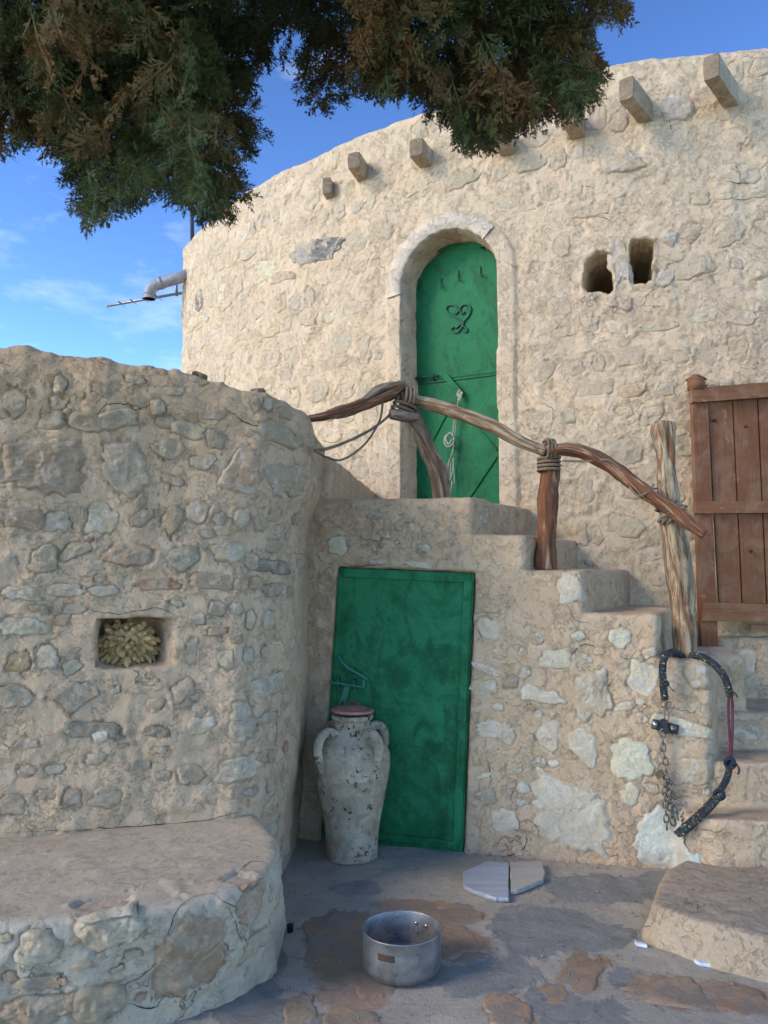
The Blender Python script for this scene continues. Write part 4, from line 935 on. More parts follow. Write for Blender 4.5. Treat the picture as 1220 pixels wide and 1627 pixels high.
# ================================================================== CRACKS
M_CRACK = simple('crack_shade', (.05, .038, .028), .95)  # ribbon colour painting in the shade of cracks that have no depth
def crack(tree_, pts, w, parent, seed):
    r = np.random.default_rng(seed); A = smoothpath([list(q) for q in pts], 8); L = []
    n_ = len(A); j = np.cumsum(r.normal(0, .9, (n_, 2)), axis=0); j -= np.linspace(0, 1, n_)[:, None]*j[-1]; A = A + j*.8 + r.normal(0, .5, (n_, 2))
    for i, q in enumerate(A):
        d = ray(*q).normalized(); h = tree_.ray_cast(CAM, d, 30)
        if h[0] is None: continue
        n = h[1] if h[1].dot(d) < 0 else -h[1]; L.append((h[0] + n*.0025, n, i/(n_-1)))
    if len(L) < 3: return
    V = []; 
    for i, (p, n, t) in enumerate(L):
        T = (L[min(i+1, len(L)-1)][0] - L[max(i-1, 0)][0]).normalized(); S_ = T.cross(n); ww = w*.62*(.25 + .9*math.sin(PI*t))*r.uniform(.5, 1.4)
        V += [list(p - S_*ww/2), list(p + S_*ww/2)]
    obj('crack', V, [(2*i, 2*i+1, 2*i+3, 2*i+2) for i in range(len(L)-1)], M_CRACK, parent, smooth=False)
hc, sc_, bc, tcx = bvh(HV, HF), bvh(SV, SF), bvh(BV2, BF), bvh(PT, tF)
for k, (pts, w) in enumerate([([(105, 657), (150, 662), (170, 644), (206, 641), (214, 653), (243, 650), (262, 663), (276, 656)], .006), ([(340, 648), (370, 656), (396, 672), (430, 676), (456, 681), (470, 692), (478, 706), (500, 716)], .009),
        ([(270, 746), (271, 775), (267, 785)], .006), ([(436, 1130), (440, 1160), (434, 1200)], .004), ([(60, 790), (62, 812), (90, 830)], .004), ([(120, 962), (180, 975), (245, 968), (282, 978)], .005), ([(0, 1322), (120, 1318), (200, 1312), (330, 1300), (385, 1288)], .005)]): crack(hc, pts, w, house, 40+k)  # last path paints shade along the crease behind the bench
for k, (pts, w) in enumerate([([(757, 966), (778, 975), (803, 976)], .005), ([(757, 998), (763, 1010), (755, 1020)], .007), ([(870, 1055), (900, 1050), (925, 1027), (960, 1031), (990, 1018)], .005), ([(1000, 1136), (1014, 1121), (1028, 1121), (1020, 1133)], .007), ([(766, 1238), (762, 1258), (770, 1276)], .006),
        ([(836, 1326), (832, 1350), (800, 1363), (764, 1360)], .006), ([(868, 1058), (869, 1086)], .004), ([(1042, 1278), (1060, 1263), (1072, 1272), (1086, 1264), (1102, 1268)], .005), ([(542, 893), (560, 899), (600, 901), (640, 904)], .006), ([(815, 1040), (828, 1062), (822, 1080)], .004),
        ([(770, 1195), (778, 1230), (772, 1262)], .005), ([(950, 1105), (966, 1092), (975, 1078)], .006), ([(1150, 1190), (1185, 1196), (1220, 1192)], .004), ([(560, 850), (600, 858), (640, 852)], .004), ([(900, 960), (915, 985), (940, 992)], .004), ([(1095, 1310), (1140, 1320), (1160, 1300)], .004)]): crack(sc_, pts, w, stair, 80+k)
for k, (pts, w) in enumerate([([(345, 1418), (300, 1427), (278, 1448), (262, 1482), (240, 1532), (206, 1560), (176, 1568)], .006), ([(362, 1440), (378, 1482), (386, 1502)], .004), ([(378, 1388), (400, 1369), (422, 1370)], .006), ([(335, 1418), (370, 1440), (400, 1445)], .004), ([(205, 1595), (240, 1600), (262, 1580)], .006)]): crack(bc, pts, w, bench, 120+k)
for k, (pts, w) in enumerate([([(602, 317), (584, 322), (572, 336)], .010), ([(1052, 178), (1058, 165), (1078, 158), (1102, 162)], .008), ([(1068, 212), (1066, 192), (1060, 180)], .007), ([(980, 352), (955, 345), (940, 350)], .006), ([(905, 300), (925, 292), (945, 300)], .006), ([(1155, 288), (1180, 292), (1200, 285)], .008), ([(497, 408), (498, 392), (520, 384)], .008), ([(585, 600), (600, 640), (596, 680)], .005), ([(850, 640), (880, 655), (872, 690)], .005), ([(868, 500), (890, 520), (880, 560)], .004), ([(1150, 490), (1185, 500), (1215, 494)], .007), ([(830, 880), (905, 868), (960, 850)], .005)]): crack(tcx, pts, w, tower, 140+k)

# ================================================================== HANDRAIL
rail = thing('branch_handrail', 'rustic handrail of tied crooked branches on the staircase', 'handrail', (1.0, 4.7, 1.5))
def npath(pts):
    """pts: (px, py, Y, radius)"""
    A = smoothpath([(*at_y(x, y, Y), r_) for x, y, Y, r_ in pts], 10); return A[:, :3], A[:, 3]
def limb(name, pts, mat, groove=.28, seed=1, nseg=26, rough=.004, twist=0.0, parent=None):
    p, r_ = npath(pts); r_ = r_*.9; p = p + .012*np.stack([fbm(p, 5, 2, seed), 0*r_, fbm(p, 5, 2, seed+9)], 1); r_ = r_*(1 + .18*fbm(p, 9, 2, seed+4))
    # resample finer
    V, Fc, uv = tube(p, r_, nseg, rough, 14, groove, seed, True, twist); return obj(name, V, Fc, mat, parent or rail, uv=uv)
limb('post', [(704, 800, 4.80, .055), (697, 755, 4.80, .058), (686, 722, 4.79, .054), (668, 690, 4.78, .052), (654, 660, 4.76, .050), (643, 630, 4.74, .044), (634, 608, 4.72, .03)], M_LOGG, .45, 3)
limb('rail', [(640, 612, 4.70, .03), (618, 624, 4.68, .042), (585, 638, 4.60, .038), (550, 652, 4.5, .034), (515, 661, 4.42, .026), (480, 668, 4.36, .016), (455, 674, 4.30, .01)], M_LOGR, .42, 5)
limb('rail', [(636, 608, 4.66, .012), (612, 616, 4.62, .022), (590, 628, 4.58, .020), (568, 641, 4.54, .006)], M_LOGG, .6, 8)
limb('rail', [(650, 634, 4.72, .034), (690, 643, 4.70, .040), (735, 657, 4.66, .042), (780, 676, 4.62, .040), (825, 700, 4.58, .037), (865, 718, 4.55, .034)], M_LOG, .32, 9)
limb('rail', [(868, 716, 4.53, .03), (900, 713, 4.52, .036), (935, 722, 4.50, .038), (975, 746, 4.47, .038), (1015, 774, 4.42, .038), (1055, 803, 4.38, .040), (1090, 828, 4.33, .040), (1121, 848, 4.28, .028)], M_LOGR, .45, 12, twist=3)
limb('post', [(868, 905, 4.66, .062), (868, 870, 4.66, .062), (869, 810, 4.65, .055), (872, 765, 4.62, .052), (874, 735, 4.60, .050), (870, 708, 4.56, .046)], M_LOGR, .38, 15)
limb('post', [(1088, 1050, 4.50, .062), (1087, 1010, 4.50, .064), (1083, 950, 4.49, .064), (1077, 900, 4.48, .068), (1070, 850, 4.47, .068), (1062, 800, 4.47, .054), (1057, 740, 4.46, .050), (1055, 700, 4.46, .052), (1054, 680, 4.46, .066), (1054, 670, 4.46, .064)], M_LOG, .36, 18, 30)
# crotch stub and end knots
limb('stub', [(663, 662, 4.70, .02), (640, 660, 4.66, .034), (620, 658, 4.62, .026)], M_LOGG, .6, 21)
limb('stub', [(412, 645, 4.9, .045), (411, 630, 4.9, .050), (410, 619, 4.9, .046)], M_LOGG, .4, 24)
def coil(name, c, ax, R0, r_, turns, h, mat, seed=0):
    ax = Vector(ax).normalized(); u = ax.orthogonal().normalized(); v = ax.cross(u); pts = []; rr_ = np.random.default_rng(seed)
    for k in range(int(turns*16)+1):
        a = 2*PI*k/16; pts.append(Vector(c) + u*(math.cos(a)*R0*(1+.06*rr_.standard_normal()*.5)) + v*(math.sin(a)*R0) + ax*(h*(k/(turns*16)-.5)))
    V, Fc, uv = tube([list(p) for p in pts], r_, 7, rough=r_*.2, rsc=120); return obj(name, V, Fc, mat, rail)
coil('binding', at_y(872, 738, 4.60), (0.05, 0, 1), .062, .009, 4, .09, M_ROPE, 1)
coil('binding', at_y(872, 714, 4.56), (1, .1, -.1), .058, .008, 2.5, .05, M_ROPE, 2)
coil('binding', at_y(640, 650, 4.72), (.4, 0, 1), .066, .010, 3.5, .10, M_ROPE, 3)
coil('binding', at_y(648, 632, 4.71), (1, .2, -.2), .060, .009, 2.5, .06, M_ROPE, 4)
coil('binding', at_y(1064, 815, 4.44), (.5, -.15, -.45), .074, .009, 2.5, .06, M_ROPE, 5)
coil('binding', at_y(1066, 808, 4.45), (.1, 0, 1), .080, .008, 2, .04, M_ROPE, 6)
def cord(name, pts, r_, mat=M_ROPE, parent=None, n=8, uvm=False):
    A = smoothpath([list(at_y(x, y, Y)) for x, y, Y in pts], n); V, Fc, uv = tube(A, r_, 10, rough=r_*.15, rsc=150); return obj(name, V, Fc, mat, parent or rail, uv=uv)
cord('tie_rope', [(608, 640, 4.62), (603, 668, 4.60), (580, 705, 4.5), (545, 730, 4.4), (520, 727, 4.3), (500, 716, 4.22)], .0065)
cord('tie_rope', [(628, 650, 4.64), (600, 675, 4.56), (560, 697, 4.44), (520, 712, 4.3), (500, 715, 4.22)], .0065)
cord('tie_rope', [(626, 655, 4.64), (590, 683, 4.56), (550, 703, 4.42), (520, 714, 4.3), (500, 717, 4.22)], .0055)
cord('tie_rope', [(893, 732, 4.52), (930, 733, 4.49), (965, 731, 4.44), (985, 745, 4.42), (990, 760, 4.46)], .006)
cord('tie_rope', [(1000, 775, 4.40), (1015, 788, 4.37), (1035, 778, 4.38), (1045, 776, 4.42)], .006)
cord('tie_rope', [(1050, 822, 4.40), (1070, 812, 4.34), (1088, 806, 4.32)], .010)

# ================================================================== GATE
gate = thing('plank_gate', 'red-brown wooden plank gate leaning against the tower wall', 'gate', at_y(1170, 1035, 5.2))
GY = 5.04
def gq(name, pts, th=.03, dy=0.0, mat=M_GATE, rough=.0):
    P = [at_y(x, y, GY + dy) for x, y in pts]; n_ = Vector((0, 1, 0))
    # subdivide as a bevelled slab with slightly worn outline
    c = sum(P, Vector())/4; inn = [p + (c-p).normalized()*.004 for p in P]
    V = [list(p - n_*th/2) for p in inn] + [list(p - n_*(th/2-.004)) for p in P] + [list(p + n_*th/2) for p in P]
    Fc = [(0, 1, 2, 3), (4, 5, 1, 0), (5, 6, 2, 1), (6, 7, 3, 2), (7, 4, 0, 3), (8, 9, 5, 4), (9, 10, 6, 5), (10, 11, 7, 6), (11, 8, 4, 7), (11, 10, 9, 8)]
    return obj(name, V, Fc, mat, gate, smooth=False)
gq('stile', [(1113, 1034), (1139, 1034), (1121, 612), (1097, 615)], .05, 0)
gq('stile', [(1395, 1034), (1425, 1034), (1408, 600), (1384, 602)], .05, 0)
gq('top_rail', [(1097, 641), (1400, 618), (1400, 594), (1096, 618)], .05, -.022, M_GATER)
gq('middle_rail', [(1103, 816), (1402, 814), (1402, 795), (1103, 797)], .045, -.022, M_GATER)
gq('bottom_rail', [(1114, 986), (1404, 992), (1404, 964), (1116, 957)], .045, -.022, M_GATER)
gq('under_rail', [(1192, 1002), (1404, 1004), (1404, 994), (1192, 992)], .03, 0, M_GATER)
xt = [1122.5, 1162, 1202, 1243, 1283, 1324, 1364, 1386]; xb = [1141, 1178, 1217, 1257, 1297, 1337, 1376, 1400]
for k in range(7):
    e = 1.1
    gq('plank', [(xb[k]+e, 962), (xb[k+1]-e, 962), (xt[k+1]-e, 626), (xt[k]+e, 630)], .022, .006 + (k % 3)*.003)
V, Fc = lathe([(0, 0), (.052, .0), (.054, .05), (.050, .055), (.056, .062), (.056, .072), (.044, .085), (.02, .10), (0, .103)], 18, at_y(1106, 620, GY-.01)); obj('finial', V, Fc, M_GATE, gate)
V, Fc, uv = tube([list(at_y(1106, 603, GY) + Vector((.060*math.cos(a), .060*math.sin(a), .004*math.sin(3*a)))) for a in np.linspace(0, 2*PI, 25)], .004, 6); obj('wire_ring', V, Fc, M_IRON, gate)
for (x, y) in ((1133, 668), (1184, 678), (1193, 876), (1136, 668), (1110, 786)):
    V, Fc = lathe([(0, 0), (.009, .0), (.010, .004), (.005, .009), (0, .010)], 12); V = np.stack([V[:, 0], -V[:, 2], V[:, 1]], 1) + np.array(at_y(x, y, GY-.012)); obj('nail', V, Fc, M_IRON, gate)

# ================================================================== JAR
jc = Vector((at_z(555, 1366, 0).x + .012, 4.58, 0)); jpx = .00343
jar = thing('storage_jar', 'tall lime-crusted clay jar with four lug handles beside the low green door', 'jar', jc)
jprof = [(0, 0), (.132, 0), (.140, .012), (.143, .05), (.150, .14), (.167, .26), (.188, .38), (.206, .48), (.214, .55), (.210, .61), (.192, .655), (.160, .69), (.132, .72), (.113, .745), (.104, .765), (.100, .785), (.104, .800), (.116, .812), (.118, .828), (.110, .836), (.096, .832), (.092, .80), (.0, .79)]
jp = smoothpath(jprof, 3)[:, :2]; jp[:, 0] = np.maximum(jp[:, 0], 0)
V, Fc = lathe(jp*np.array([1, .93]), 72, jc); V = V + (.0025*fbm(V, 12, 3, 1))[:, None]*np.array([[1, 1, 0]]); body = obj('body', V, Fc, M_JAR, jar)
for a in (-50, 40, 130, -140):
    d = Vector((math.sin(R_(a)), -math.cos(R_(a)), 0))
    pts = [jc + d*r_ + Vector((0, 0, z_*.93)) for r_, z_ in ((.10, .71), (.15, .745), (.192, .745), (.222, .715), (.236, .67), (.232, .62), (.218, .575), (.200, .53))]
    A = smoothpath([list(p) for p in pts], 6); V, Fc, uv = tube(A, np.interp(np.linspace(0, 1, len(A)), [0, .3, .7, 1], [.030, .025, .027, .022]), 14, rough=.003, rsc=25)
    obj('handle', V, Fc, M_JAR, jar)
lp = [(0, .792), (.112, .790), (.121, .793), (.122, .799), (.118, .805), (.100, .811), (.098, .809), (.086, .813), (.05, .822), (.0, .826)]
V, Fc = lathe(lp, 56, jc); V[:, 2] += (V[:, 0]-jc.x)*-.03; lid = obj('lid', V, Fc, M_LID, jar)
A = smoothpath([list(jc + Vector((x, -.01, z))) for x, z in ((-.036, .818), (-.030, .838), (-.010, .848), (.014, .847), (.032, .836), (.036, .814))], 5)
V, Fc, uv = tube(A, .007, 10); obj('lid_handle', V, Fc, simple('rusty_brown', (.10, .05, .035), .7, bumps=(60, .002)), lid)

# ================================================================== POT
pc = at_z(640, 1573, 0); pc = Vector((pc.x, pc.y + .155, .002))
pot = thing('cooking_pot', 'dented handleless aluminium cooking pot standing open on the ground', 'pot', pc)
PR, PHt = .157, .162
prf = [(0, .0), (.125, .0), (.140, .004), (.150, .015), (PR, .035), (PR, .10), (PR, PHt-.004), (PR+.0015, PHt), (PR-.001, PHt+.001), (PR-.003, PHt-.004), (PR-.003, .04), (PR-.010, .018), (PR-.022, .007), (0, .004)]
V, Fc = lathe(prf, 80, pc); k = V - np.array(pc); dent = .003*fbm(V, 9, 2, 5); rr_ = np.hypot(k[:, 0], k[:, 1]); V[:, 0] += dent*k[:, 0]/np.maximum(rr_, .05); V[:, 1] += dent*k[:, 1]/np.maximum(rr_, .05)
for p_ in range(1): obj('pan', V, Fc, M_POT, pot)
# handle scar on the front
def arcbox(a0, a1, z0_, z1_, r0, r1):
    V = []; n_ = 10
    for r__ in (r0, r1):
        for i in range(n_+1):
            a = R_(a0 + (a1-a0)*i/n_)
            for z_ in (z0_, z1_): V.append((pc.x + r__*math.sin(a), pc.y - r__*math.cos(a), pc.z + z_ + .0015*math.sin(i*2.1)))
    m_ = 2*(n_+1); Fc = []
    for i in range(n_): Fc += [(m_+2*i, m_+2*i+2, m_+2*i+3, m_+2*i+1), (2*i+1, 2*i+3, m_+2*i+3, m_+2*i+1), (2*i, m_+2*i, m_+2*i+2, 2*i+2)]
    Fc += [(0, 1, m_+1, m_), (m_-2, 2*m_-2, 2*m_-1, m_-1)]; return V, Fc
V, Fc = arcbox(-37, -12, .096, .120, PR-.001, PR+.0030); obj('handle_scar', V, Fc, simple('burnt_residue', (.07, .035, .022), .6, .2, (120, .003), .6), pot, smooth=False)
for a in (24, 42):
    a_ = R_(a); d = Vector((math.sin(a_), math.cos(a_), 0)); c = pc + d*(PR-.004) + Vector((0, 0, .118))
    V, Fc = lathe([(0, 0), (.0075, 0), (.0065, .003), (.003, .005), (0, .0055)], 14); q_ = (-d).to_track_quat('Z', 'Y'); V = np.array([list(c + q_ @ Vector(v)) for v in V]); obj('rivet', V, Fc, M_STEEL, pot)

# ================================================================== MARBLE SLABS
def slab(name, pts, th, mat, label, dz=.004, cat='slab'):
    P = [at_z(x, y, th + dz) for x, y in pts]; c = sum(P, Vector())/len(P); V = []
    ring = []
    for i in range(len(P)):
        a, b_ = P[i], P[(i+1) % len(P)]
        for k in range(6): ring.append(a.lerp(b_, k/6))
    n_ = len(ring); r = np.random.default_rng(len(pts)); jit = [Vector((r.uniform(-1, 1), r.uniform(-1, 1), 0))*.0028 for _ in ring]
    rows = [[p + (c-p)*.035 + Vector((0, 0, .0)) for p in ring], [p + (c-p)*.012 + j*.5 + Vector((0, 0, -.002)) for p, j in zip(ring, jit)], [p + j*1.6 + Vector((0, 0, -th*.5)) for p, j in zip(ring, jit)], [p + j + (c-p)*.02 + Vector((0, 0, -th)) for p, j in zip(ring, jit)]]
    V = [list(v) for row in rows for v in row]; Fc = [tuple(range(n_)), tuple(range(3*n_, 4*n_))[::-1]]
    for q_ in range(3): Fc += [(q_*n_+i, (q_+1)*n_+i, (q_+1)*n_+(i+1) % n_, q_*n_+(i+1) % n_) for i in range(n_)]
    base = Vector((c.x, c.y, dz)); o = obj(name, V, Fc, mat, None, smooth=False, loc=base); return tag(o, label, cat)
slab('marble_slab', [(736, 1384), (773, 1368), (809, 1370), (808, 1426), (789, 1426), (751, 1414), (736, 1406)][::-1], .022, marble('veined_blue_marble', (.28, .31, .35), (.42, .44, .47), .5), 'broken blue-grey veined marble slab lying below the low door')
slab('limestone_slab', [(810, 1369), (860, 1367), (866, 1386), (863, 1396), (826, 1412), (811, 1414)][::-1], .024, marble('cream_stone', (.36, .34, .28), (.44, .41, .34), 1.2), 'cream coloured stone slab lying right against the blue-grey marble one')

# ================================================================== CHAIN, ROPE, BRACKET, PADLOCK
def wp(x, y, off): return wall_px(x, y, off)
brk = thing('wall_bracket', 'small black clamp bolted to the staircase end wall', 'bracket', wp(1058, 1155, .02))
def wbar(parent, name, p0, p1, w, th, off, mat):
    a = wp(*p0, off); c_ = wp(*p1, off); d = c_-a; L = d.length; d.normalize(); s_ = wn_.cross(d); M = Matrix((d, s_, wn_)).transposed(); c = (a+c_)/2
    V, Fc = bevbox(*c, L, w, th, .003, M); return obj(name, V, Fc, mat, parent, smooth=False)
wbar(brk, 'plate', (1036, 1150), (1078, 1160), .052, .012, .035, M_TIE); wbar(brk, 'clamp', (1053, 1143), (1060, 1165), .030, .030, .045, M_TIE)
for (x, y, m_) in ((1041, 1151, M_STEEL), (1069, 1158, M_CHAIN)):
    c = wp(x, y, .042); qq = wn_.to_track_quat('Z', 'Y')
    V, Fc = lathe([(0, 0), (.020, 0), (.020, .003), (.012, .004), (.011, .010), (.0, .011)], 22); obj('bolt', np.array([list(c + qq @ Vector(v)) for v in V]), Fc, m_, brk)
chain = thing('chain', 'rusty steel chain hanging in loops on the staircase wall', 'chain', wp(1060, 1240, .05))
LV, LF = torus_link(.046, .026, .0042); link_me = mesh_np('link', LV, LF, True, M_CHAIN)
def chain_run(pts, offs=.05):
    A = smoothpath([list(wp(x, y, offs)) for x, y in pts], 30); d = np.concatenate([[0], np.cumsum(np.linalg.norm(np.diff(A, axis=0), axis=1))]); pitch = .0365; n_ = int(d[-1]/pitch)
    for k in range(n_):
        t = (k+.5)*pitch; c = np.array([np.interp(t, d, A[:, j]) for j in range(3)]); e = np.array([np.interp(t+.01, d, A[:, j]) for j in range(3)])
        z_ = Vector(e-c).normalized(); x_ = (wu.cross(z_).cross(z_)*-1).normalized() if k % 2 == 0 else wn_.cross(z_).cross(z_).normalized()
        x_ = (wu - z_*wu.dot(z_)).normalized() if k % 2 == 0 else (wn_ - z_*wn_.dot(z_)).normalized()
        x_ = (x_ + .35*(wn_ - z_*wn_.dot(z_))*(1 if k % 4 < 2 else -1)).normalized(); y_ = z_.cross(x_)
        o = bpy.data.objects.new('link', link_me); scene.collection.objects.link(o); o.parent = chain
        o.matrix_local = Matrix.Translation(Vector(c) - chain.location) @ Matrix((x_, y_, z_)).transposed().to_4x4()
chain_run([(1053, 1160), (1054, 1190), (1058, 1214), (1060, 1235)])
chain_run([(1059, 1232), (1062, 1262), (1066, 1292), (1072, 1318)], .045)
chain_run([(1058, 1228), (1056, 1258), (1058, 1290), (1060, 1326)], .055)
chain_run([(1061, 1236), (1067, 1260), (1071, 1285), (1082, 1312)], .062)
for (x, y) in ((1054, 1118), (1061, 1120)):
    V, Fc = torus_link(.036, .032, .0035, 18, 7); obj('ring', V + np.array(wp(x, y, .05)), Fc, M_CHAIN, chain)
V, Fc = torus_link(.060, .022, .004, 18, 7); obj('link', V + np.array(wp(1059, 1136, .05)), Fc, M_CHAIN, chain)
pl = thing('padlock', 'small tarnished padlock locked on the hanging chain', 'padlock', wp(1049, 1232, .05))
M = Matrix.Rotation(R_(-28), 3, 'Y'); V, Fc = bevbox(*wp(1048, 1230, .055), .042, .018, .036, .004, M); obj('lock_body', V, Fc, M_BRASS, pl, smooth=False)
A = smoothpath([list(wp(x, y, .055)) for x, y in ((1044, 1223), (1048, 1214), (1054, 1214), (1058, 1220), (1056, 1227))], 5); V, Fc, uv = tube(A, .0035, 8); obj('shackle', V, Fc, M_CHAIN, pl)

rope = thing('braided_rope', 'thick dark braided rope with coloured flecks looped round the lowest post', 'rope', wp(1110, 1180, .05))
def rp(name, pts, r_, mat, seg=14):
    A = smoothpath([list(at_y(x, y, Y)) for x, y, Y in pts], 10); V, Fc, uv = tube(A, r_, seg, rough=r_*.06, rsc=100); return obj(name, V, Fc, mat, rope, uv=uv)
rp('thick_strand', [(1082, 1042, 4.43), (1070, 1036, 4.36), (1058, 1042, 4.31), (1053, 1055, 4.29), (1053, 1080, 4.29), (1056, 1112, 4.29)], .0195, M_BUNGEE)
rp('thick_strand', [(1098, 1042, 4.42), (1112, 1043, 4.36), (1130, 1052, 4.30), (1146, 1068, 4.26), (1155, 1086, 4.24), (1160, 1106, 4.24)], .0195, M_BUNGEE)
rp('thin_cord', [(1158, 1100, 4.24), (1157, 1130, 4.23), (1159, 1170, 4.22), (1160, 1210, 4.22)], .007, M_MAROON, 8)
rp('thin_cord', [(1162, 1100, 4.24), (1164, 1135, 4.22), (1163, 1175, 4.21), (1161, 1212, 4.22)], .007, M_MAROON, 8)
rp('thin_cord', [(1162, 1102, 4.23), (1164, 1112, 4.22), (1166, 1124, 4.22)], .004, M_MAROON, 6)
rp('thick_strand', [(1160, 1212, 4.22), (1156, 1232, 4.22), (1148, 1250, 4.21), (1134, 1270, 4.20), (1112, 1292, 4.20), (1090, 1312, 4.21), (1074, 1326, 4.22)], .0175, M_BUNGEE)
rp('thick_strand', [(1146, 1262, 4.17), (1132, 1280, 4.17), (1112, 1300, 4.17), (1092, 1318, 4.18), (1078, 1326, 4.20)], .015, M_BUNGEE)
def rknot(x, y, Y, R0, r_, mat, seed):
    r = np.random.default_rng(seed); c = at_y(x, y, Y); pts = []
    for k in range(26):
        a = k*.9; b_ = k*.37; pts.append(list(c + Vector((math.cos(a)*math.cos(b_), math.sin(b_)*.8, math.sin(a)*math.cos(b_)))*R0))
    V, Fc, uv = tube(smoothpath(pts, 4), r_, 7); obj('knot', V, Fc, mat, rope)
rknot(1160, 1212, 4.20, .026, .009, M_BLUE, 1); rknot(1143, 1262, 4.19, .026, .008, M_BLUE, 2); rknot(1058, 1086, 4.27, .016, .004, M_TIE, 3)
rp('tie_end', [(1162, 1210, 4.19), (1170, 1214, 4.18), (1174, 1222, 4.17), (1173, 1230, 4.17)], .006, M_TIE, 6)
rp('orange_thread', [(1166, 1226, 4.18), (1172, 1230, 4.17), (1174, 1222, 4.17), (1172, 1216, 4.17)], .0025, M_ORANGE, 6)
rp('tie_end', [(1154, 1099, 4.22), (1162, 1098, 4.20), (1168, 1102, 4.19), (1172, 1108, 4.19)], .004, M_TIE, 6)
rp('tie_end', [(1053, 1084, 4.26), (1061, 1088, 4.25), (1068, 1096, 4.24), (1072, 1098, 4.24)], .0025, M_TIE, 6)

# ================================================================== SMALL THINGS
cap = Vector(at_z(461, 1480, 0)); V, Fc = lathe([(0, 0), (.014, 0), (.014, .022), (.0155, .023), (.0155, .030), (.010, .030), (.009, .012), (0, .012)], 20, cap)
tag(obj('bottle_cap', V, Fc, simple('black_plastic', (.012, .012, .012), .4), None, loc=cap), 'tiny black plastic cap on the ground at the end of the bench', 'cap')
M_SHARD = simple('bluish_white_plastic', (.55, .60, .68), .5)
def shard(pts, label):
    P = [at_z(x, y, .012) for x, y in pts]; c = sum(P, Vector())/len(P); n_ = len(P); V = [list(p) for p in P] + [list(Vector((p.x, p.y, -.002))) for p in P]
    o = obj('plastic_strip', V, [tuple(range(n_)), tuple(range(n_, 2*n_))[::-1]] + [(i, n_+i, n_+(i+1) % n_, (i+1) % n_) for i in range(n_)], M_SHARD, None, smooth=False, loc=Vector((c.x, c.y, 0))); tag(o, label, 'strip')
shard([(1103, 1524), (1120, 1524), (1146, 1528), (1144, 1533), (1112, 1529)], 'thin bluish white plastic strip lying along the foot of the bottom step')
shard([(1188, 1541), (1205, 1540), (1224, 1543), (1224, 1550), (1200, 1548)], 'wider white plastic strip at the right edge of the bottom step')
shard([(1008, 1494), (1026, 1498), (1028, 1501), (1012, 1498)], 'short white strip on the ground at the left corner of the bottom step')
# grit
parts = []; r = np.random.default_rng(77)
def pebble(c, s_, r):
    V = np.array([(1, 0, 0), (-1, 0, 0), (0, 1, 0), (0, -1, 0), (0, 0, .7), (0, 0, -.4)], dtype=float)*s_*(1 + .4*r.random((6, 3))) + c
    return V, [(0, 2, 4), (2, 1, 4), (1, 3, 4), (3, 0, 4), (2, 0, 5), (1, 2, 5), (3, 1, 5), (0, 3, 5)]
for k in range(520):
    if k < 260: x, y = r.uniform(-.45, 2.0), r.uniform(2.5, 4.5)
    elif k < 330: x = r.uniform(.3, 1.5); y = 4.34 + .237*(1.7-x) - abs(r.normal(0, .07)) - .02
    else: x, y = r.uniform(-.45, 1.6), r.uniform(2.6, 4.2)
    parts.append(pebble(np.array([x, y, .002]), abs(r.normal(0, .0025)) + .0012, r))
V, Fc = join(parts); o = obj('grit', V, Fc, simple('grit_stone', (.22, .19, .155), .9, var=.6), None, smooth=False); o['kind'] = 'stuff'; tag(o, 'scattered small grit on the cement ground', 'grit')

# drain pipe and aerial at the tower's left edge
pY = 8.35
def yp(x, y, Y=pY): return list(at_y(x, y, Y))
dp = thing('drain_pipe', 'short grey bent drain pipe sticking out of the tower wall', 'pipe', yp(270, 445))
A = smoothpath([yp(312, 432, 8.5), yp(285, 441), yp(258, 449), yp(244, 455), yp(238, 463), yp(237, 475)], 8)
V, Fc, uv = tube(A, .062, 22, cap=False); obj('pipe', V, Fc, M_PVC, dp)
V, Fc, uv = tube(A*1.0, .054, 22, cap=False); obj('pipe_bore', V, [f[::-1] for f in Fc], M_BLACK, dp)  # inner liner coloured black as the shade inside the pipe
for i in (16, 34): V, Fc, uv = tube(A[i:i+3], .068, 22); obj('collar', V, Fc, M_PVC, dp)
V, Fc, uv = tube(A[-3:], .066, 22, cap=False); obj('collar', V, Fc, M_PVC, dp)
ae = thing('tv_aerial', 'thin horizontal television aerial boom behind the drain pipe', 'aerial', yp(280, 470, 8.6))
V, Fc, uv = tube([yp(170, 486, 8.6), yp(280, 467, 8.6), yp(300, 464, 8.7)], .016, 8); obj('boom', V, Fc, M_ALU, ae)
V, Fc, uv = tube([yp(279, 447, 8.6), yp(281, 470, 8.6)], .018, 8); obj('mount', V, Fc, M_ALU, ae)
for x, y in ((192, 483), (211, 480), (230, 477), (252, 474)):
    V, Fc, uv = tube([yp(x-4, y-4, 8.35), yp(x+6, y+4, 8.9)], .008, 6); obj('element', V, Fc, M_ALU, ae)
ms = tag(obj('roof_pole', *tube([yp(306, 400, 8.3), yp(303, 250, 8.3)], .022, 10)[:2], simple('dark_painted_pole', (.03, .03, .035), .6), None, loc=yp(306, 400, 8.3)), 'thin dark pole standing on the left edge of the tower roof', 'pole')

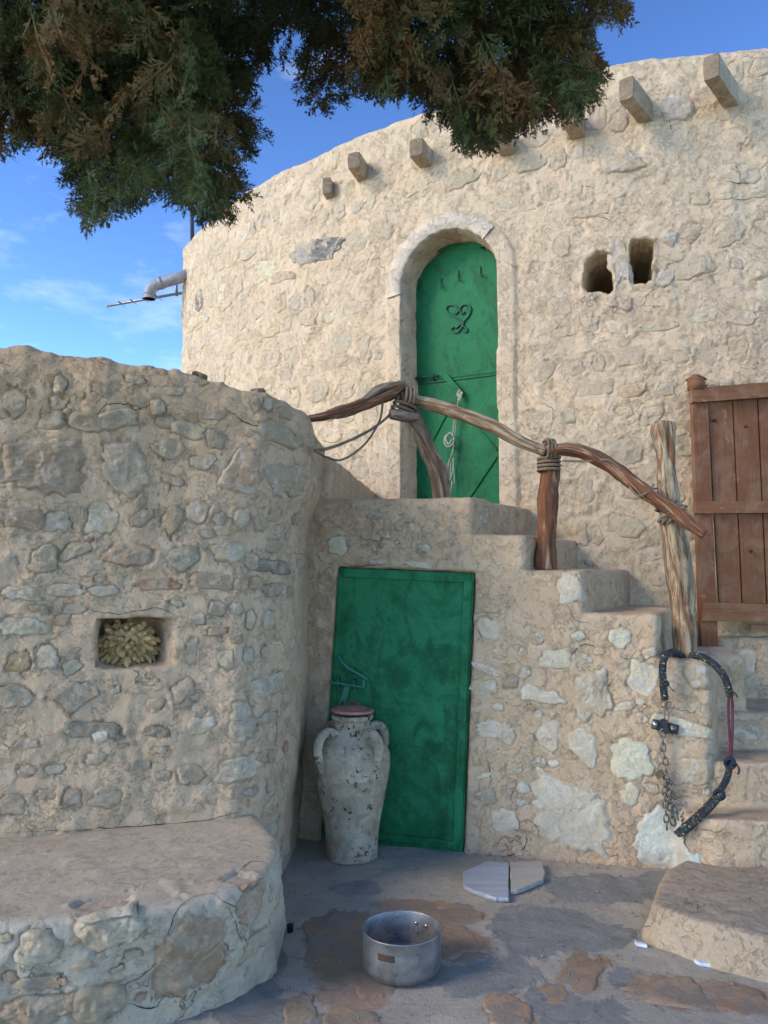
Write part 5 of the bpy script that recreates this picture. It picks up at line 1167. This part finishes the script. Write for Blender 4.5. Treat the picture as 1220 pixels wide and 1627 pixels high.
# ================================================================== TREE
tree = thing('cypress_tree', 'dark cypress tree whose browning boughs hang over the top of the view', 'tree', (-2.6, .5, 0))
def leaf_mat(name, c1, c2, c3):
    m, nt, b = NT(name); g = G(nt); n = g.noise(3.5, 5, .6, .4); n2 = g.noise(45, 4, .6)
    c = g.mix(g.ramp(n2, [(.35, 0), (.65, 1)]), c1, c2); c = g.mix(g.ramp(n, [(.50, 0), (.62, 1)]), c, c3)
    g.l(c, b.inputs['Base Color']); b.inputs['Roughness'].default_value = .7; b.inputs['Specular IOR Level'].default_value = .25; return m
M_LEAF = leaf_mat('cypress_scale_leaf', (.052, .062, .016), (.095, .108, .028), (.20, .105, .034))
M_BARK = simple('cypress_bark', (.10, .07, .05), .9, bumps=(30, .02), var=.4)
def make_spray(seed, lod=0):
    r = np.random.default_rng(seed); V = []; Fc = []
    def dia(p, d, L, w, nrm):
        s_ = np.cross(d, nrm); s_ /= np.linalg.norm(s_)+1e-9; n0 = len(V)
        k = r.normal(0, .12, 3)*L
        V.extend([p, p + d*L*.45 + s_*w + nrm*w*.3, p + d*L + k, p + d*L*.45 - s_*w + nrm*w*.3]); Fc.append((n0, n0+1, n0+2, n0+3))
    Lm = 1.0; nb = 11
    dia(np.zeros(3), np.array([0, 0, 1.0]), 1.0, .022, np.array([0, 1.0, 0]))
    for i in range(nb):
        t = .10 + .82*i/nb; sd_ = 1 if i % 2 else -1; az = r.normal(0, .45)
        d = np.array([sd_*math.cos(az)*.72, math.sin(az)*.72, .72]); d /= np.linalg.norm(d); L = (.46*(1-t*.72))*r.uniform(.8, 1.2); p = np.array([0, 0, t])
        nrm = np.array([-math.sin(az), math.cos(az), 0.]) + r.normal(0, .2, 3)
        dia(p, d, L, .020, nrm)
        ns = 7 if lod == 0 else 4
        for j in range(ns):
            tt = .18 + .75*j/ns; s2 = 1 if j % 2 else -1; side = np.cross(d, nrm); side /= np.linalg.norm(side)
            d2 = d*.75 + side*s2*.62 + r.normal(0, .22, 3); d2 /= np.linalg.norm(d2); dia(p + d*L*tt, d2, L*.44*(1-.4*tt)*r.uniform(.7, 1.25), .021, nrm + r.normal(0, .3, 3))
    return np.array(V), np.array(Fc)
SPR = [make_spray(s) for s in range(6)]; SPRL = [make_spray(s+20, 1) for s in range(3)]
def place_sprays(items, lib):
    """items: (pos, dir, scale)"""
    Vs = []; Fs = []; n0 = 0; r = np.random.default_rng(9)
    for (p, d, s_) in items:
        V, Fc = lib[r.integers(len(lib))]; d = np.array(d)/np.linalg.norm(d); a = r.normal(0, 1, 3); x = np.cross(d, a); x /= np.linalg.norm(x); y = np.cross(d, x)
        Vs.append((V @ np.stack([x, y, d]))*s_ + np.array(p)); Fs.append(Fc + n0); n0 += len(V)
    return np.vstack(Vs), np.vstack(Fs)
# hanging boughs: an outline in direction space with its own depth
outl = [(-260, -420), (-260, 300), (-60, 262), (10, 240), (62, 222), (96, 268), (130, 348), (158, 350), (205, 330), (250, 290), (292, 338), (345, 368), (398, 312), (382, 262), (428, 215), (412, 180), (398, 150), (412, 118), (448, 96), (470, 90), (486, 160), (520, 186), (548, 178), (560, 138), (600, 158), (655, 146), (690, 182), (724, 216), (758, 248), (800, 220), (855, 192), (905, 186), (940, 160), (962, 120), (940, 66), (944, 40), (982, 36), (1004, 10), (990, -60), (1010, -420)]
def inside(x, y, poly):
    c = False; n_ = len(poly); j = n_-1
    for i in range(n_):
        xi, yi = poly[i]; xj, yj = poly[j]
        if (yi > y) != (yj > y) and x < (xj-xi)*(y-yi)/(yj-yi) + xi: c = not c
        j = i
    return c
def edge_dist(x, y, poly):
    best = 1e9; g_ = (0, 1)
    for i in range(1, len(poly)-2):
        ax, ay = poly[i]; bx, by = poly[i+1]; t = max(0, min(1, ((x-ax)*(bx-ax)+(y-ay)*(by-ay))/((bx-ax)**2+(by-ay)**2+1e-9))); qx, qy = ax+t*(bx-ax), ay+t*(by-ay); d = math.hypot(x-qx, y-qy)
        if d < best: best = d; g_ = ((qx-x)/(d+1e-6), (qy-y)/(d+1e-6))
    return best, g_
r = np.random.default_rng(31); items = []; cnt = 0
holes = [(455, 62, 26), (660, 130, 0), (930, 18, 10), (442, 140, 26)]
while cnt < 4300:
    x = r.uniform(-240, 1000); y = r.uniform(-330, 350)
    if y < -60 and r.random() < .72: continue
    if x < -40 and r.random() < .7: continue
    if not inside(x, y, outl): continue
    if any(math.hypot(x-a, y-b_) < c for a, b_, c in holes) and r.random() < .9: continue
    ed, gd = edge_dist(x, y, outl)
    lump = .5 + .5*math.sin(x*.011+1.0)*math.cos(y*.013)
    Yd = 1.75 + .85*r.random() + .25*(1-lump) + (.35 if 330 < x < 560 else 0) - (.20 if (60 < x < 360 and r.random() < .5) else 0)
    pr = min(1, ed/90)
    wx = gd[0]*(1-pr); wz = -gd[1]*(1-pr)
    d = np.array([wx*.9 + r.normal(0, .45), -.35 + r.normal(0, .5), -.75 + wz*.6 + r.normal(0, .35)])
    L = r.uniform(.10, .17)*(1 if ed > 30 else .70)
    p = at_y(x, y, Yd); dn = d/np.linalg.norm(d); items.append((np.array(p) - dn*L*.50, dn, L)); cnt += 1
V, Fq = place_sprays(items, SPR); fo = obj('foliage', V, Fq, M_LEAF, tree, smooth=False); fo['kind'] = 'stuff'
print('foliage quads', len(Fq))
# unseen rest of the crown, above and left, added for its shade
items = []
for (cx, cy, cz, rx, ry, rz, n_) in ((-1.5, 1.4, 3.6, .9, .7, .4, 260), (-2.7, .3, 4.4, 1.0, 1.0, 1.2, 600), (0, 1.5, 3.5, 1.0, .5, .3, 200), (-2.7, .3, 6.0, .7, .7, 1.5, 400)):
    for k in range(n_):
        v = r.normal(0, 1, 3); v /= np.linalg.norm(v); q_ = r.random()**.4; p = np.array([cx + v[0]*rx*q_, cy + v[1]*ry*q_, cz + v[2]*rz*q_])
        # keep the field of view free below the boughs
        dY = p[1]
        if dY > .15:
            zrel = (p[2]-EYE)/dY
            if zrel < 1.05: continue
        if np.linalg.norm(p - np.array([0, 0, EYE])) < .9: continue
        d = v*.6 + np.array([0, 0, -.4]) + r.normal(0, .3, 3); items.append((p, d, r.uniform(.28, .42)))
V, Fq = place_sprays(items, SPRL); fo = obj('crown', V, Fq, M_LEAF, tree, smooth=False); fo['kind'] = 'stuff'
A = smoothpath([(-2.6, .5, -.1), (-2.62, .52, 1.2), (-2.56, .5, 2.6), (-2.6, .5, 4.2), (-2.6, .5, 7.2)], 8); V, Fc, uv = tube(A, np.linspace(.20, .04, len(A)), 16, rough=.02, rsc=8); obj('trunk', V, Fc, M_BARK, tree)
for pts in ([(-2.6, .5, 2.5), (-1.9, 1.0, 3.1), (-1.1, 1.7, 3.15), (-.55, 2.15, 2.95)], [(-2.6, .5, 3.0), (-1.4, 1.0, 3.5), (-.2, 1.7, 3.5), (.3, 2.2, 3.15)], [(-1.4, 1.0, 3.5), (-.2, 1.3, 3.65), (.7, 1.8, 3.4)]):
    A = smoothpath(pts, 8); V, Fc, uv = tube(A, np.linspace(.06, .012, len(A)), 10, rough=.006, rsc=12); obj('branch', V, Fc, M_BARK, tree)
print('objects', len(bpy.data.objects))
